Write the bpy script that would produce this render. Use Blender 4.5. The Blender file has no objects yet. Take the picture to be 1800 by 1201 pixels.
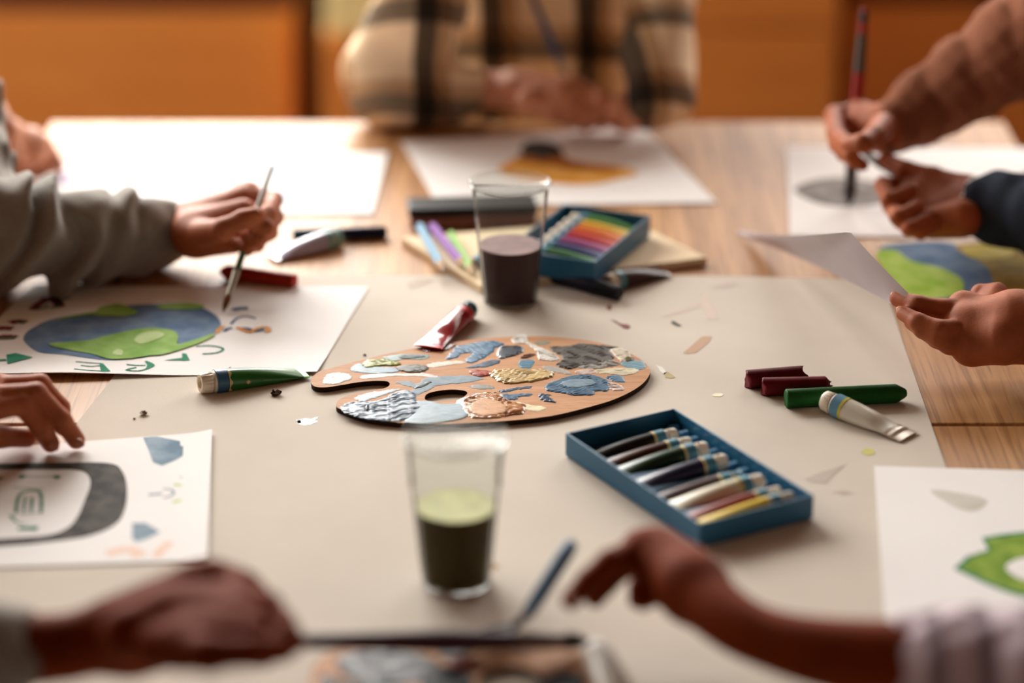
import bpy, bmesh, math, random
import numpy as np
from mathutils import Vector, Matrix
random.seed(4); rng = np.random.default_rng(4)
C = bpy.context.scene.collection
SC = bpy.context.scene
# ------------------------------------------------------------------ camera model (used to lay out points on the table)
F = 4800.0; PITCH = math.radians(21.5); HC = 0.857; ZT = 0.75
CAM = np.array([0, -HC / math.tan(PITCH), ZT + HC])
RX = np.array([1., 0, 0]); UP = np.array([0, math.sin(PITCH), math.cos(PITCH)]); FW = np.array([0, math.cos(PITCH), -math.sin(PITCH)])
def P(px, py, h=0.0):
    """point at height h above the table top that is seen at (px, py)"""
    d = FW * F + RX * (px - 900) + UP * (600.5 - py)
    return CAM + d * ((ZT + h - CAM[2]) / d[2])
def PW(x, y, z, r):
    """a world point written the way chain() takes its points"""
    v = np.array([x, y, z]) - CAM; d = v @ FW; return (900 + F * (v @ RX) / d, 600.5 - F * (v @ UP) / d, z - ZT, r)
def PY(px, py, y):
    """point on the vertical plane world y that is seen at (px, py)"""
    d = FW * F + RX * (px - 900) + UP * (600.5 - py)
    return CAM + d * ((y - CAM[1]) / d[1])
def lin(c):
    return tuple(((v / 255) / 12.92 if v / 255 <= .04045 else ((v / 255 + .055) / 1.055) ** 2.4) for v in c)
# ------------------------------------------------------------------ materials
MATS = {}
def mat(name, rgb, rough=.5, spec=.5, var=0.0, vscale=30, bump=0.0, bscale=200, rgb2=None, sss=0, metal=0, coat=0, detail=6, stretch=(1, 1, 1), sheen=0):
    if name in MATS: return MATS[name]
    m = bpy.data.materials.new(name); m.use_nodes = True; MATS[name] = m
    nt = m.node_tree; b = nt.nodes['Principled BSDF']
    col = lin(rgb)
    b.inputs['Base Color'].default_value = (*col, 1); b.inputs['Roughness'].default_value = rough
    b.inputs['Specular IOR Level'].default_value = spec; b.inputs['Metallic'].default_value = metal
    b.inputs['Coat Weight'].default_value = coat; b.inputs['Coat Roughness'].default_value = .15
    if sheen: b.inputs['Sheen Weight'].default_value = sheen
    if sss:
        b.inputs['Subsurface Weight'].default_value = sss; b.inputs['Subsurface Radius'].default_value = (1, .35, .2); b.inputs['Subsurface Scale'].default_value = .006
    tc = nt.nodes.new('ShaderNodeTexCoord'); mp = nt.nodes.new('ShaderNodeMapping'); mp.inputs['Scale'].default_value = stretch
    nt.links.new(tc.outputs['Object'], mp.inputs['Vector'])
    if var or rgb2:
        n = nt.nodes.new('ShaderNodeTexNoise'); n.inputs['Scale'].default_value = vscale; n.inputs['Detail'].default_value = detail
        nt.links.new(mp.outputs['Vector'], n.inputs['Vector'])
        r = nt.nodes.new('ShaderNodeValToRGB'); r.color_ramp.elements[0].position = .36; r.color_ramp.elements[1].position = .64
        c2 = lin(rgb2) if rgb2 else tuple(min(1, c * (1 + var)) for c in col)
        c1 = col if rgb2 else tuple(c * (1 - var) for c in col)
        r.color_ramp.elements[0].color = (*c1, 1); r.color_ramp.elements[1].color = (*c2, 1)
        nt.links.new(n.outputs['Fac'], r.inputs['Fac']); nt.links.new(r.outputs['Color'], b.inputs['Base Color'])
    if bump:
        n = nt.nodes.new('ShaderNodeTexNoise'); n.inputs['Scale'].default_value = bscale; n.inputs['Detail'].default_value = 4
        nt.links.new(mp.outputs['Vector'], n.inputs['Vector'])
        bp = nt.nodes.new('ShaderNodeBump'); bp.inputs['Strength'].default_value = bump; bp.inputs['Distance'].default_value = .001
        nt.links.new(n.outputs['Fac'], bp.inputs['Height']); nt.links.new(bp.outputs['Normal'], b.inputs['Normal'])
    return m
def wood_mat(name, dark, light, rough=.4, sx=45, sy=2.2, sz=45, bump=.15, planks=False, pores=1.0, spec=.5):
    m = bpy.data.materials.new(name); m.use_nodes = True; nt = m.node_tree; b = nt.nodes['Principled BSDF']; L = nt.links.new
    tc = nt.nodes.new('ShaderNodeTexCoord'); mp = nt.nodes.new('ShaderNodeMapping'); mp.inputs['Scale'].default_value = (sx, sy, sz)
    L(tc.outputs['Object'], mp.inputs['Vector'])
    n1 = nt.nodes.new('ShaderNodeTexNoise'); n1.inputs['Scale'].default_value = 1; n1.inputs['Detail'].default_value = 5; n1.inputs['Distortion'].default_value = .6
    L(mp.outputs['Vector'], n1.inputs['Vector'])
    mp2 = nt.nodes.new('ShaderNodeMapping'); mp2.inputs['Scale'].default_value = (sx * 9, sy * 6, sz * 9); L(tc.outputs['Object'], mp2.inputs['Vector'])
    n2 = nt.nodes.new('ShaderNodeTexNoise'); n2.inputs['Scale'].default_value = 1; n2.inputs['Detail'].default_value = 3
    L(mp2.outputs['Vector'], n2.inputs['Vector'])
    r = nt.nodes.new('ShaderNodeValToRGB'); r.color_ramp.elements[0].position = .3; r.color_ramp.elements[1].position = .7
    r.color_ramp.elements[0].color = (*lin(dark), 1); r.color_ramp.elements[1].color = (*lin(light), 1)
    L(n1.outputs['Fac'], r.inputs['Fac'])
    r2 = nt.nodes.new('ShaderNodeValToRGB'); r2.color_ramp.elements[0].position = .36; r2.color_ramp.elements[1].position = .52
    k = 1 - .45 * pores
    r2.color_ramp.elements[0].color = (k, k * .93, k * .88, 1); r2.color_ramp.elements[1].color = (1, 1, 1, 1)
    L(n2.outputs['Fac'], r2.inputs['Fac'])
    mx = nt.nodes.new('ShaderNodeMix'); mx.data_type = 'RGBA'; mx.blend_type = 'MULTIPLY'; mx.inputs[0].default_value = 1
    L(r.outputs['Color'], mx.inputs[6]); L(r2.outputs['Color'], mx.inputs[7]); L(mx.outputs[2], b.inputs['Base Color'])
    b.inputs['Roughness'].default_value = rough; b.inputs['Specular IOR Level'].default_value = spec
    bp = nt.nodes.new('ShaderNodeBump'); bp.inputs['Strength'].default_value = bump; bp.inputs['Distance'].default_value = .0006
    L(n2.outputs['Fac'], bp.inputs['Height']); L(bp.outputs['Normal'], b.inputs['Normal'])
    return m
def plastic_mat(name, tint=(.96, .97, .96), gloss=.012):
    m = bpy.data.materials.new(name); m.use_nodes = True; nt = m.node_tree; L = nt.links.new
    nt.nodes.remove(nt.nodes['Principled BSDF']); out = nt.nodes['Material Output']
    t = nt.nodes.new('ShaderNodeBsdfTransparent'); t.inputs[0].default_value = (*tint, 1)
    g = nt.nodes.new('ShaderNodeBsdfGlossy'); g.inputs['Roughness'].default_value = .08
    d = nt.nodes.new('ShaderNodeBsdfDiffuse'); d.inputs[0].default_value = (.8, .8, .78, 1)
    lw = nt.nodes.new('ShaderNodeLayerWeight'); lw.inputs['Blend'].default_value = .05
    mx = nt.nodes.new('ShaderNodeMixShader'); L(lw.outputs['Fresnel'], mx.inputs[0]); L(t.outputs[0], mx.inputs[1]); L(g.outputs[0], mx.inputs[2])
    m2 = nt.nodes.new('ShaderNodeMixShader'); m2.inputs[0].default_value = gloss; L(mx.outputs[0], m2.inputs[1]); L(d.outputs[0], m2.inputs[2])
    L(m2.outputs[0], out.inputs[0]); return m
def plaid_mat(name):
    m = bpy.data.materials.new(name); m.use_nodes = True; nt = m.node_tree; L = nt.links.new; b = nt.nodes['Principled BSDF']
    tc = nt.nodes.new('ShaderNodeTexCoord'); uvn = nt.nodes.new('ShaderNodeAttribute'); uvn.attribute_name = 'cloth'
    sp = nt.nodes.new('ShaderNodeSeparateXYZ'); L(uvn.outputs['Vector'], sp.inputs[0])
    cols = []
    for ax, per, ph in ((0, .105, .0), (1, .10, .045)):
        a = nt.nodes.new('ShaderNodeMath'); a.operation = 'ADD'; a.inputs[1].default_value = ph + 10 * per; L(sp.outputs[ax], a.inputs[0])
        d = nt.nodes.new('ShaderNodeMath'); d.operation = 'DIVIDE'; d.inputs[1].default_value = per; L(a.outputs[0], d.inputs[0])
        f = nt.nodes.new('ShaderNodeMath'); f.operation = 'FRACT'; L(d.outputs[0], f.inputs[0])
        r = nt.nodes.new('ShaderNodeValToRGB'); e = r.color_ramp.elements
        for _ in range(5): e.new(.5)
        W = (1, .97, .9, 1); D = (.10, .085, .075, 1); M = (.55, .42, .3, 1)
        for el, (p, c) in zip(e, ((0, W), (.42, W), (.45, D), (.66, D), (.69, M), (.82, M), (.85, W))): el.position = p; el.color = c
        L(f.outputs[0], r.inputs[0]); cols.append(r)
    mx = nt.nodes.new('ShaderNodeMix'); mx.data_type = 'RGBA'; mx.blend_type = 'MULTIPLY'; mx.inputs[0].default_value = .85
    L(cols[0].outputs[0], mx.inputs[6]); L(cols[1].outputs[0], mx.inputs[7])
    m3 = nt.nodes.new('ShaderNodeMix'); m3.data_type = 'RGBA'; m3.blend_type = 'MULTIPLY'; m3.inputs[0].default_value = 1
    m3.inputs[7].default_value = (*lin((246, 230, 208)), 1); L(mx.outputs[2], m3.inputs[6]); L(m3.outputs[2], b.inputs['Base Color'])
    b.inputs['Roughness'].default_value = .9; b.inputs['Specular IOR Level'].default_value = .15
    return m
# ------------------------------------------------------------------ object helpers
def new_obj(name, verts, faces, m, root=None, smooth=False, kind=None, mats=None, fm=None):
    v = np.asarray(verts, float)
    if root is not None: off = np.array(root['_loc'])
    else: off = v.mean(0); off[2] = v[:, 2].min()
    me = bpy.data.meshes.new(name); me.from_pydata((v - off).tolist(), [], [list(map(int, f)) for f in faces])
    for mm in (mats or [m]): me.materials.append(mm)
    if fm is not None: me.polygons.foreach_set('material_index', list(map(int, fm)))
    if smooth: me.polygons.foreach_set('use_smooth', [True] * len(me.polygons))
    me.update()
    o = bpy.data.objects.new(name, me); C.objects.link(o)
    if root is not None:
        o.parent = root
        # sub-parts: cancel the parent's own offset
        o['_loc'] = list(off)
    else: o.location = off; o['_loc'] = list(off)
    if kind: o['kind'] = kind
    return o
def thing(name, label, cat, loc, group=None):
    o = bpy.data.objects.new(name, None); C.objects.link(o); o.location = loc; o['_loc'] = [float(x) for x in loc]
    o.empty_display_size = .02; o['label'] = label; o['category'] = cat
    if group: o['group'] = group
    return o
def tag(o, label, cat, group=None):
    o['label'] = label; o['category'] = cat
    if group: o['group'] = group
    return o
def norm(v): return v / np.linalg.norm(v)
def frame(d, up=(0, 0, 1)):
    d = norm(np.asarray(d, float)); u = np.asarray(up, float)
    if abs(d @ u) > .97: u = np.array([0, 1., 0])
    w = norm(np.cross(d, u)); n = np.cross(w, d); return d, w, n
def loft(rings, cap=True):
    n = len(rings[0]); V = np.concatenate(rings); Fc = []
    for i in range(len(rings) - 1):
        for j in range(n):
            k = (j + 1) % n; Fc.append((i * n + j, i * n + k, (i + 1) * n + k, (i + 1) * n + j))
    if cap:
        Fc.append(tuple(range(n))[::-1]); Fc.append(tuple((len(rings) - 1) * n + j for j in range(n)))
    return V, Fc
def fix_normals(o):
    bm = bmesh.new(); bm.from_mesh(o.data); bmesh.ops.recalc_face_normals(bm, faces=bm.faces); bm.to_mesh(o.data); bm.free(); return o
def lathe(name, A, B, prof, m, root=None, n=24, smooth=True, wob=0):
    """prof: (t along A->B in metres, radius)"""
    A = np.asarray(A, float); B = np.asarray(B, float); d, w, nn = frame(B - A); rings = []
    for t, r in prof:
        a = np.arange(n) * 2 * math.pi / n
        rr = r * (1 + wob * np.sin(a * 3 + t * 900)) if wob else r
        rings.append(A + d * t + np.outer(np.cos(a) * rr, w) + np.outer(np.sin(a) * rr, nn))
    V, Fc = loft(rings); o = new_obj(name, V, Fc, m, root, smooth); fix_normals(o)
    if smooth: sharp(o)
    return o
def sharp(o, ang=40):
    me = o.data; bm = bmesh.new(); bm.from_mesh(me)
    for e in bm.edges:
        if len(e.link_faces) == 2 and e.calc_face_angle(0) > math.radians(ang): e.smooth = False
    bm.to_mesh(me); bm.free()
def box(name, x0, x1, y0, y1, z0, z1, m, root=None, bev=.0, kind=None):
    V = [(x, y, z) for x in (x0, x1) for y in (y0, y1) for z in (z0, z1)]
    Fc = [(0, 1, 3, 2), (4, 6, 7, 5), (0, 4, 5, 1), (2, 3, 7, 6), (0, 2, 6, 4), (1, 5, 7, 3)]
    o = new_obj(name, V, Fc, m, root, kind=kind); fix_normals(o)
    if bev:
        b = o.modifiers.new('bevel', 'BEVEL'); b.width = bev; b.segments = 3
    return o
def prism(name, pts, h, m, root=None, bev=0, smooth=False):
    """closed prism: pts (n,3) bottom outline, lifted h"""
    p = np.asarray(pts, float); n = len(p); V = np.concatenate([p, p + [0, 0, h]])
    Fc = [tuple(range(n))[::-1], tuple(range(n, 2 * n))] + [(i, (i + 1) % n, n + (i + 1) % n, n + i) for i in range(n)]
    o = new_obj(name, V, Fc, m, root, smooth); fix_normals(o)
    if bev:
        b = o.modifiers.new('bevel', 'BEVEL'); b.width = bev; b.segments = 2
    return o
def spline(pts, k=6, closed=True):
    p = np.asarray(pts, float); n = len(p); out = []
    for i in range(n if closed else n - 1):
        p0 = p[(i - 1) % n] if closed or i > 0 else p[i]; p1 = p[i]; p2 = p[(i + 1) % n]; p3 = p[(i + 2) % n] if closed or i + 2 < n else p2
        for t in np.arange(k) / k:
            out.append(.5 * ((2 * p1) + (-p0 + p2) * t + (2 * p0 - 5 * p1 + 4 * p2 - p3) * t * t + (-p0 + 3 * p1 - 3 * p2 + p3) * t ** 3))
    if not closed: out.append(p[-1])
    return np.array(out)
# ------------------------------------------------------------------ signed-distance bodies (continuous surfaces for hands, arms and cloth)
def smin(a, b, k):
    h = np.maximum(k - np.abs(a - b), 0) / k
    return np.minimum(a, b) - h * h * k * .25
def capsule(X, Y, Z, a, b, ra, rb):
    ba = b - a; l2 = max(ba @ ba, 1e-12)
    t = np.clip(((X - a[0]) * ba[0] + (Y - a[1]) * ba[1] + (Z - a[2]) * ba[2]) / l2, 0, 1)
    return np.sqrt((X - a[0] - t * ba[0]) ** 2 + (Y - a[1] - t * ba[1]) ** 2 + (Z - a[2] - t * ba[2]) ** 2) - (ra + (rb - ra) * t)
def surf_nets(D, org, h):
    s = D < 0; nx, ny, nz = D.shape
    cs = [(i, j, k) for i in (0, 1) for j in (0, 1) for k in (0, 1)]
    cnt = sum(s[i:nx - 1 + i, j:ny - 1 + j, k:nz - 1 + k].astype(np.int8) for i, j, k in cs)
    ii, jj, kk = np.nonzero((cnt > 0) & (cnt < 8)); N = len(ii)
    idx = -np.ones((nx - 1, ny - 1, nz - 1), int); idx[ii, jj, kk] = np.arange(N)
    acc = np.zeros((N, 3)); num = np.zeros(N)
    for a in cs:
        for ax in range(3):
            if a[ax]: continue
            b = list(a); b[ax] = 1
            da = D[ii + a[0], jj + a[1], kk + a[2]]; db = D[ii + b[0], jj + b[1], kk + b[2]]
            c = (da < 0) != (db < 0); t = np.where(c, da / np.where(c, da - db, 1), 0)
            p = np.array(a, float)[None].repeat(N, 0); p[:, ax] += t
            acc[c] += p[c]; num += c
    V = org + (np.stack([ii, jj, kk], 1) + acc / num[:, None]) * h
    Q = []
    for ax in range(3):
        sl0 = [slice(None)] * 3; sl1 = [slice(None)] * 3; sl0[ax] = slice(0, -1); sl1[ax] = slice(1, None)
        A = s[tuple(sl0)]; Bm = s[tuple(sl1)]; ch = A != Bm
        o1, o2 = (ax + 1) % 3, (ax + 2) % 3
        e = np.stack(np.nonzero(ch), 1); sg = A[tuple(e.T)]
        ok = (e[:, o1] > 0) & (e[:, o2] > 0) & (e[:, o1] < D.shape[o1] - 1) & (e[:, o2] < D.shape[o2] - 1); e = e[ok]; sg = sg[ok]
        def cell(d1, d2):
            c = e.copy(); c[:, o1] += d1; c[:, o2] += d2; return idx[tuple(c.T)]
        q = np.stack([cell(-1, -1), cell(0, -1), cell(0, 0), cell(-1, 0)], 1)
        q[~sg] = q[~sg][:, ::-1]; Q.append(q)
    return V, np.concatenate(Q)
def relax(V, Q, it=2, f=.5):
    for _ in range(it):
        S = np.zeros_like(V); n = np.zeros(len(V))
        for a in range(4):
            for b in ((a + 1) % 4, (a - 1) % 4):
                np.add.at(S, Q[:, a], V[Q[:, b]]); np.add.at(n, Q[:, a], 1)
        V = V + f * (S / np.maximum(n, 1)[:, None] - V)
    return V
class Body:
    """groups of tapered capsules; capsules in a group blend with ka, the group joins what came before with kb"""
    def __init__(s): s.g = []
    def add(s, caps, ka=.006, kb=.006, sub=False): s.g.append((caps, ka, kb, sub)); return s
    def build(s, vox, ripple=None, clip=None):
        pts = np.array([[*(np.asarray(q) - r), *(np.asarray(q) + r)] for caps, *_ in s.g for a, b, ra, rb in caps for q, r in ((a, ra), (b, rb))])
        lo = pts[:, :3].min(0) - 4 * vox; hi = pts[:, 3:].max(0) + 4 * vox
        n = np.ceil((hi - lo) / vox).astype(int) + 1
        ax = [(lo[i] + vox * np.arange(n[i])).astype(np.float32) for i in range(3)]
        D = np.full(n, .5, np.float32)
        for caps, ka, kb, sub in s.g:
            G = np.full(n, .5, np.float32)
            for a, b, ra, rb in caps:
                a = np.asarray(a, float); b = np.asarray(b, float); mg = max(ra, rb) + .02
                l = np.maximum(((np.minimum(a, b) - mg - lo) / vox).astype(int), 0); u = np.minimum(((np.maximum(a, b) + mg - lo) / vox).astype(int) + 2, n)
                sl = tuple(slice(l[i], u[i]) for i in range(3))
                X, Y, Z = np.meshgrid(*[ax[i][sl[i]] for i in range(3)], indexing='ij', sparse=True)
                G[sl] = smin(G[sl], capsule(X, Y, Z, a, b, ra, rb), ka)
            D = np.maximum(D, -G) if sub else smin(D, G, kb)
        if ripple is not None or clip is not None:
            X, Y, Z = np.meshgrid(*ax, indexing='ij', sparse=True)
            if ripple is not None: D = D + ripple(X, Y, Z).astype(np.float32)
            if clip is not None: D = np.maximum(D, clip(X, Y, Z).astype(np.float32))
        D[[0, -1]] = .5; D[:, [0, -1]] = .5; D[:, :, [0, -1]] = .5
        V, Q = surf_nets(D, lo, vox); return relax(V, Q), Q
def chain(pts):
    """pts: (px,py,h,r_mm) -> capsules"""
    q = [(P(a[0], a[1], a[2]), a[3] / 1000) for a in pts]
    return [(q[i][0], q[i + 1][0], q[i][1], q[i + 1][1]) for i in range(len(q) - 1)]
def hand(wrist, fore, mcps, fingers, thumb, extra=(), k=.007, vox=.0015, web=.0025):
    """wrist (px,py,h,r); fore: chain from the wrist up the arm; mcps: knuckles; fingers: chains beginning at the knuckle"""
    b = Body(); W = wrist
    palm = []; fp = np.array([[*P(a[0], a[1], a[2]), a[3] / 1000] for a in [W] + list(fore)])
    sp_ = spline(fp, 10, False)
    b.add([(sp_[i, :3], sp_[i + 1, :3], sp_[i, 3], sp_[i + 1, 3]) for i in range(len(sp_) - 1)], .0004, .004)
    for m in mcps:
        palm += chain([(W[0] + .25 * (m[0] - W[0]), W[1] + .25 * (m[1] - W[1]), W[2] + .25 * (m[2] - W[2]), W[3] * .72), m])
    for i in range(len(mcps) - 1): palm += chain([mcps[i], mcps[i + 1]])
    for e in extra: palm += chain(e)
    b.add(palm, .012, .014)
    for i, f in enumerate(fingers):
        b.add(chain(f), .003, web)
    if thumb: b.add(chain(thumb), .004, .006)
    return b.build(vox)
def nails(root, spec, m):
    for px, py, h, r, dx, dy, dz in spec:
        c = P(px, py, h); d = norm(np.array([dx, dy, dz], float)); out = norm(CAM - c)
        d = norm(d - out * (d @ out)); w = np.cross(d, out); n = 14; rings = []
        for s, o in ((1, 0), (.8, .0006), (.4, .0009), (.05, .001)):
            a = np.arange(n) * 2 * math.pi / n
            rings.append(c + out * o + np.outer(np.cos(a) * r * s, d) + np.outer(np.sin(a) * r * .78 * s, w))
        V, Fc = loft(rings); fix_normals(new_obj('fingernail', V, Fc, m, root, True))
# ------------------------------------------------------------------ flat sheets and what is painted on them
def sheet(name, px, m, h0=.0010, th=.0004, zf=None, root=None, n=24):
    """four pixel corners -> thin paper with real thickness; zf(u,v) adds lift"""
    c = [P(*p, h0) for p in px]; V = []; 
    for s in (0, 1):
        for i in range(n + 1):
            for j in range(n + 1):
                u, v = i / n, j / n
                p = (1 - u) * (1 - v) * c[0] + u * (1 - v) * c[1] + u * v * c[2] + (1 - u) * v * c[3]
                V.append(p + [0, 0, s * th + (zf(u, v) if zf else 0)])
    N = (n + 1) ** 2; I = lambda i, j: i * (n + 1) + j; Fc = []
    for i in range(n):
        for j in range(n):
            q = (I(i, j), I(i + 1, j), I(i + 1, j + 1), I(i, j + 1)); Fc.append(q[::-1]); Fc.append(tuple(N + k for k in q))
    ed = [I(i, 0) for i in range(n)] + [I(n, j) for j in range(n)] + [I(i, n) for i in range(n, 0, -1)] + [I(0, j) for j in range(n, 0, -1)]
    for a, b in zip(ed, ed[1:] + ed[:1]): Fc.append((a, b, N + b, N + a))
    o = new_obj(name, V, Fc, m, root, True); fix_normals(o); sharp(o); return o
def flat_poly(name, polys, m, root, h, zf=None):
    V = []; Fc = []
    for p in polys:
        b = len(V); V += [P(x, y, h + (zf(x, y) if zf else 0)) for x, y in p]; Fc.append(tuple(range(b, len(V))))
    o = new_obj(name, V, Fc, m, root)
    bm = bmesh.new(); bm.from_mesh(o.data); bmesh.ops.triangulate(bm, faces=bm.faces[:])
    for f in bm.faces:
        f.normal_update()
        if f.normal.z < 0: f.normal_flip()
    bm.to_mesh(o.data); bm.free(); return o
def strokes(name, lines, m, root, h, zf=None):
    """lines: list of (width_mm, [(px,py)...]); flat brush strokes on the sheet"""
    V = []; Fc = []
    for w, pts in lines:
        q = spline([P(x, y, h + (zf(x, y) if zf else 0)) for x, y in pts], 6, False) if len(pts) > 2 else np.array([P(x, y, h + (zf(x, y) if zf else 0)) for x, y in pts])
        w = w / 1000; b = len(V)
        for i in range(len(q)):
            d = q[min(i + 1, len(q) - 1)] - q[max(i - 1, 0)]; nn = norm(np.array([-d[1], d[0], 0]))
            ww = w * .5 * (1 + .22 * math.sin(i * 1.7 + len(V)))
            V += [q[i] + nn * ww, q[i] - nn * ww]
        for i in range(len(q) - 1): Fc.append((b + 2 * i + 1, b + 2 * i + 3, b + 2 * i + 2, b + 2 * i))
    return new_obj(name, V, Fc, m, root)
def blob(name, poly, m, root, base, th=.0006, ridge=0, step=.0006, seed=0, edge=.0007):
    """paint with body: polygon (pixels) filled by a height field with ridges"""
    pp = spline([P(x, y, base) for x, y in poly], 9)[:, :2]; rj = np.random.default_rng(seed + 50); s_ = np.arange(len(pp)) / len(pp) * 2 * math.pi
    tg = np.roll(pp, -1, 0) - np.roll(pp, 1, 0); nr = np.stack([-tg[:, 1], tg[:, 0]], 1) / np.maximum(np.linalg.norm(tg, axis=1), 1e-9)[:, None]
    size = min(1, np.ptp(pp, axis=0).min() / .012)
    pp = pp + nr * (size * .00075 * sum(np.sin(s_ * f + rj.uniform(0, 6)) * rj.uniform(.4, 1) for f in (5, 9, 14, 21, 30, 43)) * .5)[:, None]
    lo = pp.min(0) - step; hi = pp.max(0) + step
    nx, ny = np.ceil((hi - lo) / step).astype(int) + 1
    gx, gy = np.meshgrid(lo[0] + step * np.arange(nx), lo[1] + step * np.arange(ny), indexing='ij'); G = np.stack([gx, gy], -1).reshape(-1, 2)
    best = np.full(len(G), 9.); near = np.zeros_like(G); inside = np.zeros(len(G), bool)
    for i in range(len(pp)):
        a, b = pp[i], pp[(i + 1) % len(pp)]; ba = b - a
        t = np.clip(((G - a) @ ba) / max(ba @ ba, 1e-14), 0, 1); c = a + t[:, None] * ba; d = np.linalg.norm(G - c, axis=1)
        u = d < best; best[u] = d[u]; near[u] = c[u]
        cr = ((a[1] > G[:, 1]) != (b[1] > G[:, 1]))
        with np.errstate(all='ignore'): xs = a[0] + (G[:, 1] - a[1]) * ba[0] / ba[1]
        inside ^= cr & (G[:, 0] < xs)
    d = np.where(inside, best, -best); d2 = d.reshape(nx, ny); r = np.random.default_rng(seed); ang = r.uniform(0, 3.14, 5)
    z = th * (1 - np.exp(-np.maximum(d, 0) / edge))
    if ridge:
        # streaks of the brush or knife, broken up by slower waves
        a0 = r.uniform(-.5, .5); w = np.zeros(len(G))
        U_ = G[:, 0] * math.cos(a0) + G[:, 1] * math.sin(a0); W_ = -G[:, 0] * math.sin(a0) + G[:, 1] * math.cos(a0)
        for q in range(7):
            fr = r.uniform(900, 3200); al = r.uniform(-420, 420)
            w += np.sin(fr * W_ + al * U_ + 2.2 * np.sin(r.uniform(120, 420) * U_ + r.uniform(0, 6)) + r.uniform(0, 6)) * r.uniform(.4, 1)
        msk = .5 + .5 * np.sin(r.uniform(150, 350) * G[:, 0] + r.uniform(0, 6)) * np.sin(r.uniform(150, 350) * G[:, 1] + r.uniform(0, 6))
        z += .17 * ridge * w * (.35 + .65 * msk) * np.clip(d / .0012, 0, 1)
        z = np.maximum(z, .00006)
    keep = np.zeros((nx - 1, ny - 1), bool); pos = d2 > 0
    keep = pos[:-1, :-1] | pos[1:, :-1] | pos[:-1, 1:] | pos[1:, 1:]
    xy = np.where(inside[:, None], G, near); V = np.concatenate([xy, (P(0, 600, base)[2] + np.where(inside, z, 0))[:, None]], 1)
    ci, cj = np.nonzero(keep); I = lambda i, j: i * ny + j
    Q = np.stack([I(ci, cj), I(ci + 1, cj), I(ci + 1, cj + 1), I(ci, cj + 1)], 1)
    us, inv = np.unique(Q, return_inverse=True)
    return new_obj(name, V[us], inv.reshape(Q.shape), m, root, True)
def zoom(x0, y0, s, pts): return [(x0 + a / s, y0 + b / s) for a, b in pts]

# ------------------------------------------------------------------ the materials of the place
M_table = wood_mat('oak table', (160, 112, 68), (202, 154, 104), rough=.5, spec=.2, pores=.7, sx=38, sy=1.6, sz=38)
M_cab = wood_mat('orange wood veneer', (212, 136, 58), (224, 148, 68), rough=.55, sx=3, sy=3, sz=30, bump=.02, pores=.12)
M_cabd = wood_mat('dark wood and shade', (92, 42, 14), (112, 54, 20), rough=.5, sx=3, sy=3, sz=30, bump=.02, pores=.15)  # wood of the plinths; on rails and back board it paints recess shade
M_wall = mat('warm wall paint', (150, 124, 96), .9, .2, var=.03, vscale=8)
M_floor = wood_mat('floor boards', (74, 48, 30), (104, 70, 44), rough=.5, sx=12, sy=1)
M_kraft = mat('kraft paper', (210, 200, 187), .85, .1, var=.035, vscale=9, bump=.18, bscale=900, detail=9)
M_kraftd = mat('kraft board', (226, 203, 168), .75, .25, var=.04, vscale=14)
M_paper = mat('white paper', (242, 239, 237), .8, .12, var=.012, vscale=14, bump=.08, bscale=500)
M_papershade = mat('shade-grey paper', (188, 178, 182), .75, .2, var=.03, vscale=30, bump=.1, bscale=500)  # shade on the lifted page's underside put into the paper colour
M_skin = mat('skin', (166, 92, 56), .6, .2, var=.10, vscale=55, bump=.22, bscale=650, sss=.12)
M_skin2 = mat('darker skin', (118, 48, 14), .7, .05, var=.10, vscale=55, bump=.2, bscale=650, sss=.1)
M_skin3 = mat('rosy skin', (208, 146, 116), .6, .25, var=.10, vscale=55, bump=.2, bscale=650, sss=.12)
M_nail = mat('fingernail', (222, 165, 145), .3, .5)
M_pal = wood_mat('palette beech', (182, 130, 88), (202, 152, 110), rough=.6, spec=.1, sx=6, sy=90, sz=30, bump=.06, pores=.35)
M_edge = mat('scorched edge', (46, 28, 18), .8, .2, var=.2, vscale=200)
M_teal = mat('teal card', (30, 98, 134), .42, .45, var=.06, vscale=20)
M_tealband = mat('teal label', (62, 132, 158), .4, .5, var=.15, vscale=160)
M_cap = mat('cream plastic', (236, 226, 206), .4, .5)
M_foil = mat('foil', (200, 196, 190), .28, .6, metal=.9, bump=.6, bscale=260)
M_foild = mat('dark foil', (90, 74, 66), .25, .6, metal=.9, bump=.8, bscale=500)
M_cup = plastic_mat('clear plastic', gloss=.02); M_rim = plastic_mat('plastic rim', gloss=.1)
M_metal = mat('ferrule metal', (176, 172, 160), .3, .5, metal=.9)
M_bris = mat('brown bristle', (112, 66, 30), .7, .2, var=.3, vscale=400, stretch=(1, 1, .1))
M_brisd = mat('dark bristle', (62, 54, 52), .7, .2, var=.3, vscale=400)
def M(name, rgb, rough=.42, **k): return mat(name, rgb, rough, **k)
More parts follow.
